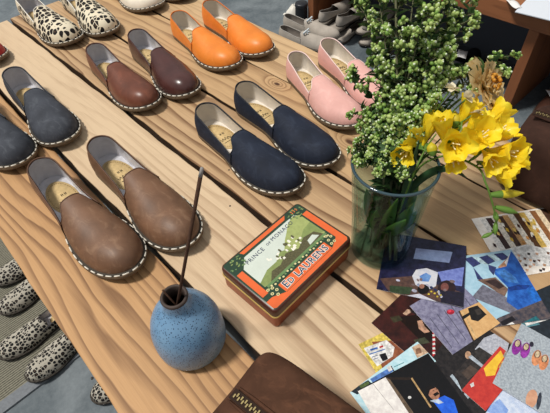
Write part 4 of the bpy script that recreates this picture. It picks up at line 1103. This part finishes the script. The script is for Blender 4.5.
# ---------------------------------------------------------------- on the floor to the left
def rugmat():
    t = NT('woven_rug'); ob = t.tc.outputs['Object']
    w1 = t.n.new('ShaderNodeTexWave'); t.put(w1.inputs['Vector'], ob); w1.inputs['Scale'].default_value = 42; w1.inputs['Distortion'].default_value = 1.2; w1.inputs['Detail'].default_value = 2
    w1.bands_direction = 'Y'
    n_ = t.noise(ob, 210, 3, .7)
    f = t.math('MULTIPLY_ADD', w1.outputs['Fac'], .45, t.math('MULTIPLY', n_, .6))
    t.put(t.p.inputs['Base Color'], t.ramp(f, [(.25, lin((70, 70, 62))), (.75, lin((142, 138, 122)))]))
    t.bump(f, .6, .004); t.p.inputs['Roughness'].default_value = .95; t.p.inputs['Specular IOR Level'].default_value = .1
    return t.m
rug = thing('floor_rug', 'greenish grey woven floor mat with a plain grey bound edge, left of the table', 'rug', (-.79, 1.55, 0))
m = MB(); m.box((0, -.10, .003), (1.5, 1.10, .006)); m.build('woven_field', rugmat(), rug, False)
m = MB(); m.box((0, -.667, .0035), (1.5, .036, .007)); m.build('bound_edge', plain('rug_binding', (120, 124, 128), .9, .1, vary=.15, scale=120), rug, False)
K['floor_leopard'] = kit(leopard('leopard_hair_grey', (176, 170, 156), (22, 20, 22)), lin_grey, plain('edge_floor_leopard', (36, 32, 32), .6), plain('welt_dark', (60, 56, 52), .7), sole_dark)
K['floor_leopard']['stitch'] = plain('stitch_dark', (70, 66, 60), .8)
RZ = .0072
def fput(label, toe, dirx, diry, s, L=.27, z=RZ, k='floor_leopard', group='leopard slip-on shoes on the floor', **kw):
    d = Vector((dirx, diry)).normalized(); h = Vector(toe) + d * L
    return shoe('slip_on_shoe', label, 'shoe', h, toe, s, K[k], group, L=L, z=z, **kw)
fput('leopard-print shoe with a notched opening on the floor mat, half under the table', (-.272, 1.018), 1, .05, 1, vcut=.05)
fput('leopard-print shoe on the floor whose toe points over the grey edge of the mat', (-.238, .903), 1, .05, -1, vcut=.05)
fput('leopard-print shoe furthest from the viewer among those on the floor mat', (-.185, 1.295), 1, .06, 1, vcut=.05)
fput('leopard-print shoe of the farther floor pair, nearer the notched shoe', (-.213, 1.180), 1, .06, -1, vcut=.05)
fput('leopard-print shoe at the bottom edge of the picture, below the table edge', (-.128, .70), 1, .05, 1, z=.0002, vcut=.05)
bx = at(16, 21, .0)
sb = thing('storage_box', 'black cloth-covered box on the floor beyond the far left end of the table', 'box', (-.20, 2.25, 0), .05)
m = MB(); m.box((0, 0, .25), (.62, .40, .50)); bevel(m.build('box_body', plain('black_cloth', (22, 24, 30), .9, .2, vary=.2, scale=60), sb, False), .006)
m = MB(); m.box((0, 0, .515), (.64, .42, .03)); bevel(m.build('lid', plain('black_lid', (30, 34, 44), .7, .3), sb, False), .006)

# ---------------------------------------------------------------- low shelf and shoes to the right
walnut = wood('walnut_shelf', (150, 96, 62), (92, 54, 34), 12, .02, .5, [], .2, .35, .5, amp=6, grad=.4)
walnut_v = wood('walnut_upright', (138, 86, 54), (88, 52, 34), 14, .02, .5, [], .2, .35, .5, axis='Z', amp=6, grad=.4)
SX, SD = 1.85, .42
sh_ = thing('shoe_shelf', 'low brown wooden shoe shelf with open bays on the floor at the right', 'shelf', (SX + SD / 2, .6, 0))
m = MB(); m.box((0, -.02, .4175), (SD, 2.44, .075)); bevel(m.build('top_board', walnut, sh_, False), .003)
for y in (1.745 - .6, .545 - .6, -.62 - .6):
    m = MB(); m.box((0, y, .19), (SD - .004, .042, .38)); bevel(m.build('upright', walnut_v, sh_, False), .002)
m = MB(); m.box((SD / 2 - .008, -.02, .19), (.012, 2.40, .38)); m.build('back_panel', plain('shelf_back', (92, 98, 108), .8, .2), sh_, False)
felt = leather('felt_greige', (172, 163, 152), .9, .12, None, .1)
K['felt'] = kit(felt, leather('felt_lining', (120, 112, 104), .9, .1, None, .1), plain('edge_felt', (170, 164, 156), .8), plain('welt_felt', (96, 88, 80), .8), plain('sole_felt', (70, 62, 56), .8))
K['felt']['stitch'] = plain('stitch_felt', (60, 54, 50), .8)
K['black'] = kit(leather('black_leather', (30, 30, 34), .5, .2), plain('lining_black', (34, 34, 38), .8), plain('edge_black', (24, 24, 28), .6), sole_dark, sole_dark)
K['black']['stitch'] = K['felt']['stitch']
K['darkbrown'] = kit(leather('dark_brown_leather', (70, 44, 34), .5, .2), plain('lining_brown', (60, 46, 38), .8), plain('edge_dark_brown', (50, 32, 24), .6), welt_beige, sole_dark)
def heel_out(label, k, px, py, z, s, ang=0.0, L=.25, g=None, **kw):      # heel towards the table
    p = at(px, py, z); p = Vector((p.x, p.y))
    return shoe('slip_on_shoe', label, 'shoe', p, p + Vector((math.cos(ang), math.sin(ang))) * L, s, K[k], g, L=L, z=z, detail=False, width=.9, tall=kw.pop('tall', .8), **kw)
def toe_out(label, k, px, py, z, s, ang=0.0, L=.25, g=None, **kw):
    p = at(px, py, z); p = Vector((p.x, p.y))
    return shoe('slip_on_shoe', label, 'shoe', p + Vector((math.cos(ang), math.sin(ang))) * L, p, s, K[k], g, L=L, z=z, detail=False, tall=kw.pop('tall', .72), **kw)
gg = 'stacked greige felt shoes by the shelf'
toe_out('greige felt shoe at the bottom of the stack, nearest the wooden upright', 'felt', 320, 41, .0002, 1, .04, g=gg)
toe_out('greige felt shoe at the bottom of the stack, beside the pink shoe', 'felt', 334, 45, .0002, -1, .04, g=gg)
toe_out('greige felt shoe in the middle layer of the stack, nearest the wooden upright', 'felt', 314, 30, .056, 1, .04, g=gg)
toe_out('greige felt shoe in the middle layer of the stack, right one with toe outward', 'felt', 328, 34, .056, -1, .04, g=gg)
heel_out('greige felt shoe on top of the stack with its heel outward, next to the upright', 'felt', 320, 23, .113, 1, .04, g=gg, tall=1.1)
heel_out('greige felt shoe on top of the stack with its heel outward, right one', 'felt', 337, 27.5, .113, -1, .04, g=gg, tall=1.1)
toe_out('greige felt shoe at the bottom, half hidden by the green sprigs', 'felt', 362, 48, .0002, 1, .04, g=gg)
toe_out('greige felt shoe in the middle layer, half hidden by the green sprigs', 'felt', 359, 37, .056, 1, .04, g=gg)
heel_out('greige felt shoe on top, half hidden by the green sprigs', 'felt', 364, 31, .113, 1, .04, g=gg, tall=1.1)
K['greige'] = kit(felt, leather('greige_lining', (140, 132, 124), .8, .1), plain('edge_greige', (180, 174, 166), .8), felt, sole_dark)
K['greige']['stitch'] = felt
bowm = plain('bow_print', (214, 222, 230), .6, .3, vary=.35, scale=160)
BZ = .285
for s, (hx, hy), (tx, ty), lab in ((1, (284, 19.5), (340, 40), 'greige flat shoe with a pale blue bow, the one farther from the table'), (-1, (280, 31), (334, 52), 'greige flat shoe with a pale blue bow, the one nearer the table edge')):
    h, t2 = at(hx, hy, BZ + .03), at(tx, ty, BZ); d = (Vector((t2.x, t2.y)) - Vector((h.x, h.y))).normalized(); h2 = Vector((h.x, h.y))
    r = shoe('flat_shoe', lab, 'shoe', h2, h2 + d * .29, s, K['greige'], 'greige flat shoes with bows', L=.29, z=BZ, detail=False, bow=bowm, tall=.9, throat=.40, notch=.42, width=.86)
c = at(303, 38, BZ)
stl = thing('display_stool', 'low grey stool under the two greige shoes with bows', 'stool', (c.x + .015, c.y - .055, 0), math.radians(-86))
m = MB(); m.box((0, 0, BZ - .0125), (.20, .15, .022)); bevel(m.build('seat', plain('stool_grey', (104, 106, 108), .7, .3, vary=.1), stl, False), .003)
for sx in (-.08, .08):
    for sy in (-.055, .055):
        m = MB(); m.box((sx, sy, (BZ - .0235) / 2), (.022, .022, BZ - .0235)); m.build('leg', MATS['stool_grey'], stl, False)
p = at(307.5, 26, 0)
cn = thing('canister', 'black cylindrical canister on the floor left of the wooden upright', 'canister', (p.x - .03, p.y + .02, 0))
m = MB(); m.lathe([(0, .0005), (.034, .0005), (.036, .003), (.036, .125)], n=28); m.build('body', plain('canister_black', (26, 27, 32), .5, .4), cn)
m = MB(); m.lathe([(.036, .125), (.038, .126), (.038, .140), (.034, .144), (0, .145)], n=28); m.build('lid', plain('canister_lid', (34, 36, 42), .4, .5), cn)
p = at(297, 24, 0); m = MB(); rnd = random.Random(4)
rows = []
for i in range(9):
    b = PI / 2 * i / 8
    rows.append([((.055 * math.cos(b) + .004) * math.cos(2 * PI * j / 18) * (1 + .22 * noise.noise(Vector((j * .9, i * .6, 1)))), (.045 * math.cos(b) + .004) * math.sin(2 * PI * j / 18) * (1 + .25 * noise.noise(Vector((j * .8, i * .7, 7)))), .075 * math.sin(b) * (1 + .3 * noise.noise(Vector((j * .7, i * .5, 3)))) + .0005) for j in range(18)])
m.grid(rows, 0, closed=True)
tag(m.build('paper_wad', plain('crumpled_paper', (226, 222, 212), .8, .2), None, True, (p.x + .05, p.y + .07, 0)), 'crumpled white paper lying on the floor beside the black canister', 'paper')
p = at(285, 15, 0); m = MB(); m.ball((0, 0, .006), (.016, .009, .006), 0, 9, 5)
tag(m.build('paper_scrap', MATS['crumpled_paper'], None, True, (p.x, p.y, 0)), 'tiny white paper scrap alone on the dark floor', 'paper')
# dark shoes in the bays
g2 = 'black shoes in the shelf bay'
for i, (y, lab) in enumerate(((1.22, 'black shoe in the shelf bay, half hidden by the bouquet'), (1.10, 'black shoe in the shelf bay showing a rounded dark heel left of the tagged one'), (.98, 'black shoe in the shelf bay right behind the pale green bud heads'), (.86, 'black shoe in the shelf bay with a small white tag'), (.74, 'black shoe in the shelf bay closest to the middle upright'))):
    shoe('slip_on_shoe', lab, 'shoe', (1.92, y), (2.17, y + .01), 1 if i % 2 else -1, K['black'], g2, L=.25, z=.0003, detail=False, tall=1.9, width=1.15)
def paper_tag(label, p, w, h, rz, name='price_tag'):
    m = MB(); rows = [[(w * (j / 6 - .5), h * (i / 3 - .5), .0015 + .006 * math.sin(2.6 * j / 6 + i * .8) ** 2) for j in range(7)] for i in range(4)]
    m.grid(rows, 0); o = m.build(name, plain('tag_paper', (232, 230, 228), .6, .3), None, True, p); o.rotation_euler.z = rz
    so = o.modifiers.new('thick', 'SOLIDIFY'); so.thickness = .0008
    return tag(o, label, 'tag')
paper_tag('small white tag lying on the black shoe in the shelf bay', (1.985, .86, .104), .07, .045, .4)
for i, (y, lab) in enumerate(((.40, 'dark brown shoe in the right shelf bay with a white tag, beside the upright'), (.27, 'dark brown shoe in the right shelf bay, behind the chocolate wash bag'))):
    shoe('slip_on_shoe', lab, 'shoe', (2.14, y + .02), (1.89, y), 1 if i else -1, K['darkbrown'], 'dark brown shoes in the right bay', L=.26, z=.0003, detail=False, tall=1.3, width=1.1)
paper_tag('white tag lying on the dark brown shoe in the right shelf bay', (1.985, .40, .076), .09, .045, .9)
p = at(540, 8, .4555); m = MB(); m.box((0, 0, .0015), (.26, .20, .003)); o = m.build('paper_sheet', plain('paper_pale', (214, 220, 228), .6, .3), None, False, (p.x + .05, p.y - .03, .4555)); o.rotation_euler.z = .12
tag(o, 'pale blue-white sheet of paper lying on top of the brown shelf', 'paper')
p = at(514, 5, .4555); paper_tag('cream paper tag with string on top of the brown shelf', (p.x, p.y, .4555), .075, .03, 1.0, 'paper_tag')
